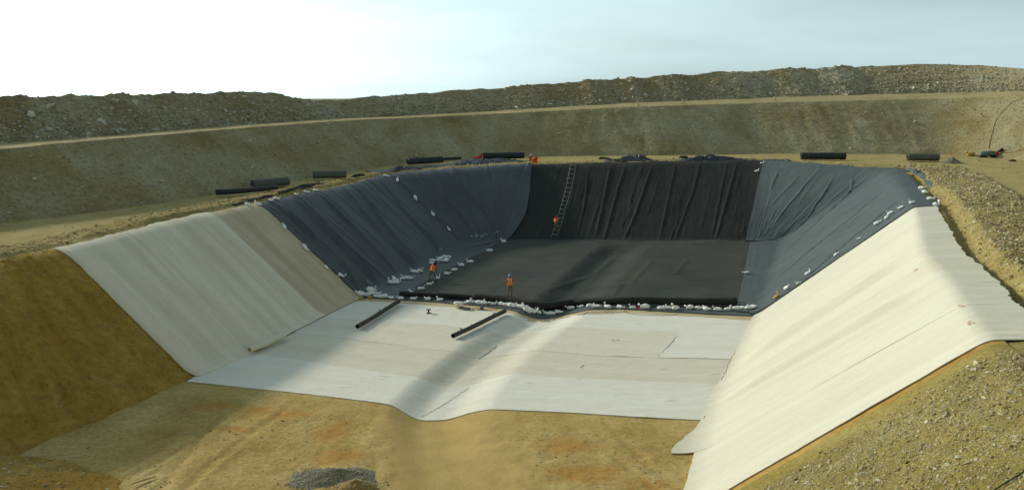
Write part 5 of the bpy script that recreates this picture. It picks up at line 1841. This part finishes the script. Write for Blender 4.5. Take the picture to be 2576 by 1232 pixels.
# ------------------------------------------------------------------ small things on the floor
def put(name, label, cat, x4, y4, parts, off=0.09, group=None):
    """parts: (name, (V,F), material, smooth) in metres around the place seen at x4, y4"""
    p, _ = hit(*Q4(x4, y4), 'sheets', 'liners')
    e = tag(empty(name, tuple(p)), label, cat, group)
    for nm, (V, F), m_, sm_ in parts:
        o_ = bpy.data.objects.new(nm, to_mesh(nm, (V, F), m_))
        o_.data.polygons.foreach_set('use_smooth', [sm_] * len(o_.data.polygons))
        C.objects.link(o_)
        o_.parent = e
    return e


def lathe(prof, seg=20, c=(0, 0)):
    V = [V3(c[0] + r_ * math.cos(2 * math.pi * k / seg), c[1] + r_ * math.sin(2 * math.pi * k / seg), z) for r_, z in prof for k in range(seg)]
    F = [(i * seg + k, i * seg + (k + 1) % seg, (i + 1) * seg + (k + 1) % seg, (i + 1) * seg + k) for i in range(len(prof) - 1) for k in range(seg)]
    F += [tuple(range(seg))[::-1], tuple((len(prof) - 1) * seg + k for k in range(seg))]
    return V, F


flange = lambda z: lathe([(0.19, z), (0.19, z + 0.022)], 24)
put('cable_reel', 'small black reel standing on the back white sheet', 'reel', 1715, 1252,
    [('flange', flange(0.0), M_steel, False), ('core', lathe([(0.055, 0.0), (0.055, 0.27)]), M_hole, True), ('flange', flange(0.255), M_steel, False)])
bk = put('bucket', 'cream bucket near the sandbags with a white bag slung over it', 'bucket', 1833, 1234,
         [('pail', lathe([(0.11, 0.0), (0.135, 0.30), (0.145, 0.31), (0.145, 0.34), (0.13, 0.34), (0.12, 0.05)], 24), M_cream_pl, True)])
o = bpy.data.objects.new('sandbag', BAGS['white'][2][0])
C.objects.link(o)
o.location = Vector(bk.location) + Vector((0.05, 0, 0.33))
o.scale = (1.1, 0.9, 0.7)
tag(o, 'white sandbag lying across the cream bucket', 'sandbag')
k_ = bpy.data.objects.new('tied_neck', BAGS['white'][2][1])
C.objects.link(k_)
k_.parent = o
a, b = PF(1842 * 0.62891, 1234 * 0.62891, 0.06), PF(1880 * 0.62891, 1240 * 0.62891, 0.06)
wound_roll('fabric_roll', 'short grey fabric roll lying beside the cream bucket', a, b, 0.10, M_roll2, 'roll', None, seed=20)
wt = put('welding_tool', 'grey welding machine with yellow foot and trailing cable near the trench', 'tool', 1928, 1238,
         [('housing', join([box(0, 0, 0.16, 0.26, 0.20, 0.22), box(0.06, 0, 0.31, 0.12, 0.16, 0.10)]), M_steel, False),
          ('roller', tube([V3(-0.15, -0.06, 0.05), V3(0.12, -0.06, 0.05)], 0.05, 14), M_hole, True),
          ('yellow_foot', lathe([(0.09, 0.0), (0.10, 0.06), (0.06, 0.11)], 14, (-0.32, -0.12)), M_limey, True),
          ('handle', tube([V3(0.05, 0, 0.32), V3(0.15, 0.02, 0.44), V3(0.26, 0.02, 0.42)], 0.018, 8), M_hole, True),
          ('cable', tube([V3(-0.12, 0, 0.05)] + [V3(-0.45 + 0.28 * math.cos(t_), 0.12 + 0.25 * math.sin(t_), 0.03) for t_ in np.linspace(0.2, 6.0, 22)], 0.014, 6), M_hole, True),
          ('red_cable', tube([V3(0.1, 0, 0.03), V3(0.4, 0.03, 0.02), V3(0.8, 0.10, 0.02), V3(1.15, 0.16, 0.02)], 0.014, 6), M_red, True)])


def cord(name, label, pts, r_, mat, cat, names=('sheets',), lift=0.02, sig=2.0, n=120):
    w_ = np.array([hit(x, y, *names)[0] for x, y in pts])
    d = np.concatenate([[0], np.cumsum(np.linalg.norm(np.diff(w_, axis=0), axis=1) + 1e-4)])
    u_ = np.linspace(0, d[-1], n)
    w_ = gsm(np.stack([np.interp(u_, d, w_[:, j]) for j in range(3)], 1), sig)
    w_[:, 2] += lift + r_
    if name == 'seam_cord':
        w_[:, 0] += 0.07 * fbm(u_ * 2.2, u_ * 0, 3, 77, 0.7)
    V, F = tube(list(w_), r_, 6)
    return tag(mesh_obj(name, V, F, mat, None, True), label, cat)


loop = [z7(525, 768), z7(545, 748), z7(590, 738), z7(625, 736), z7(600, 752), z7(550, 768), z7(620, 738), z7(760, 738), z7(790, 730), z7(860, 730), z7(890, 742), z7(840, 752), z7(785, 748),
        z7(820, 736), z7(960, 740), z7(1010, 728), z7(960, 720), z7(1000, 748), z7(1150, 766), z7(1300, 770), z7(1440, 768), z7(1490, 750), z7(1550, 726)]
cord('cable', 'thin grey cable looped along the edge of the white floor sheets', loop, 0.014, M_rope, 'cable', n=260, sig=1.5)
cord('seam_cord', 'ragged stitched seam line down the right floor corner sheet', [(1742, 797), (1720, 826), (1700, 848), (1680, 872), (1657, 897)], 0.012, M_seam, 'seam', lift=0.0)
cord('seam_cord', 'stitched seam where floor sheets meet the cream right slope', [(1893, 812), (1862, 862), (1838, 905), (1815, 955)], 0.010, M_seam, 'seam', lift=0.0)
cord('seam_cord', 'stitched seam at the front right corner of the floor sheets', [(1806, 975), (1790, 1010), (1772, 1050)], 0.012, M_seam, 'seam', lift=0.0)
cord('seam_cord', 'stitched seam in the trench beside the pointing pipe', [(1250, 868), (1228, 886), (1205, 902)], 0.010, M_seam, 'seam', lift=0.0)
cord('seam_cord', 'stitched seam along the front of the trench bottom', [(1180, 975), (1120, 1015), (1060, 1048)], 0.007, M_seam, 'seam', lift=0.0)

# bench and embankment things
cord('hose', 'orange hose snaking down the right embankment', [(2576, 246), (2545, 258), (2520, 280), (2505, 305), (2496, 330), (2490, 355), (2488, 374), (2495, 385), (2515, 388), (2545, 384), (2576, 377)], 0.032, M_hose, 'hose', ('bank', 'upper_road', 'bench'), 0.05)
cord('rope', 'dark green rope lying on the gravel in the bottom right corner', [(2600, 1175), (2570, 1195), (2540, 1213), (2510, 1232), (2490, 1246)], 0.022, M_green, 'rope', ('pit_slope_gravel',), 0.06)
cord('pole', 'pale bamboo pole lying at the left end of the crest', [(8, 624), (60, 628), (119, 633)], 0.035, M_wood, 'pole', ('bench', 'pit_slope_left'), 0.12)
a, b = P(330, 1217, 0.12), P(392, 1198, 0.05)
V, F = tube([a, a * 0.5 + b * 0.5 + V3(0, 0, 0.02), b], [0.035, 0.04, 0.03], 8)
tag(mesh_obj('stick', V, F, M_wood, None, True), 'short wooden stick on the soil at the bottom left', 'stick')
p, _ = hit(*Q4(3950, 624), 'bench')
e = tag(empty('compressor', tuple(p)), 'teal tank machine with red collar and black chute at the right embankment foot', 'machine')
for nm, vf, m_ in [('tank', tube([V3(-1.05, 0, 0.45), V3(-0.95, 0, 0.45), V3(0.25, 0, 0.5), V3(0.95, 0, 0.5), V3(1.0, 0, 0.5)], [0.2, 0.36, 0.36, 0.32, 0.2], 18), M_teal),
                   ('collar', tube([V3(0.98, 0, 0.5), V3(1.25, 0, 0.5)], 0.32, 16), M_red),
                   ('chute', tube([V3(1.2, 0, 0.65), V3(1.6, 0, 0.85), V3(1.95, 0.1, 1.05)], [0.12, 0.16, 0.22], 12), M_roll),
                   ('skid', box(-0.6, -0.1, 0.06, 1.1, 0.5, 0.12), M_hole), ('skid', box(1.1, -0.1, 0.08, 1.3, 0.6, 0.16), M_hole)]:
    o_ = bpy.data.objects.new(nm, to_mesh(nm, vf, m_))
    if nm == 'skid': o_.data.polygons.foreach_set('use_smooth', [False] * 6)
    C.objects.link(o_)
    o_.parent = e
p, _ = hit(*Q4(3886, 617), 'bench')
o_ = sandbag(*Q4(3884, 617), 'dusty bag left of the teal tank machine', None, 'tan', 1.9, names=('bench',))
p, _ = hit(*Q4(4048, 646), 'bench')
V, F = tube([V3(*p) + V3(-0.45, 0, 0.13), V3(*p) + V3(0, 0, 0.16), V3(*p) + V3(0.5, 0.05, 0.12)], [0.1, 0.15, 0.11], 10)
tag(mesh_obj('log', V, F, M_shirt, None, True), 'short brown log at the foot of the right embankment', 'log')
# stone markers along the outer edge of the upper road
for i, (x, y, lb) in enumerate([(2550, 424, 'small stone marker on the upper road edge, leftmost of three'), (2733, 416, 'small stone marker on the upper road edge, middle of three'), (3098, 404, 'small stone marker on the upper road edge, rightmost of three')]):
    p, _ = hit(*Q4(x, y), 'upper_road')
    e = tag(empty('cairn', tuple(p)), lb, 'cairn', 'stone markers on the upper road')
    r = np.random.default_rng(500 + i)
    z = 0.0
    for k in range(3):
        s = 0.36 - 0.08 * k
        V = [w_ * s * np.array([1, 1, 0.8]) + V3(r.uniform(-0.04, 0.04), 0, z + s * 0.45) for w_ in BIGR[(i + k) % 8]]
        z += s * 0.75
        o_ = bpy.data.objects.new('stone', bpy.data.meshes.new('stone'))
        o_.data.from_pydata([tuple(v_) for v_ in V], [], [tuple(map(int, f_)) for f_ in BIGF])
        at = o_.data.attributes.new('tint', 'FLOAT', 'POINT')
        at.data.foreach_set('value', [0.75] * len(V))
        o_.data.materials.append(M_stone_o)
        C.objects.link(o_)
        o_.parent = e


# ------------------------------------------------------------------ printed marks on the sheets
def print_mark(sheet, x, y, size, mat, seed, names=('liners',)):
    p, n = hit(x, y, *names)
    r = np.random.default_rng(seed)
    n = n / np.linalg.norm(n)
    a = np.cross(n, V3(0, 0, 1))
    a /= np.linalg.norm(a)
    b = np.cross(n, a)
    V, F = [], []
    for k in range(9):
        c = p + a * r.uniform(-1, 1) * size + b * r.uniform(-0.5, 0.5) * size + n * 0.035
        t_ = r.uniform(-0.6, 0.6)
        d = (a * math.cos(t_) + b * math.sin(t_)) * size * r.uniform(0.12, 0.3)
        w_ = (b * math.cos(t_) - a * math.sin(t_)) * size * r.uniform(0.05, 0.10)
        o_ = len(V)
        V += [c - d - w_, c + d - w_, c + d + w_, c - d + w_]
        V += [v_ - n * 0.012 for v_ in V[-4:]]
        F += [(o_, o_ + 1, o_ + 2, o_ + 3), (o_, o_ + 4, o_ + 5, o_ + 1), (o_ + 1, o_ + 5, o_ + 6, o_ + 2), (o_ + 2, o_ + 6, o_ + 7, o_ + 3), (o_ + 3, o_ + 7, o_ + 4, o_)]
    mesh_obj('printed_mark', V, F, mat, sheet)


for k, (x, y) in enumerate([z3(1085, 1078), z3(1190, 1072), z3(1312, 1047), z6(1268, 270), z6(985, 445), z6(480, 622)]):
    print_mark(left_liner, x, y, 0.45, M_print, 700 + k)
for k, (x, y, key) in enumerate([(2303, 680, 'r2'), (2415, 770, 'r4'), (2440, 813, 'r4'), (1465, 922, 'f2'), (1547, 856, 'f3')]):
    print_mark(SHEETS[key], x, y, 0.22, M_pinkprint, 720 + k, ('sheets',))
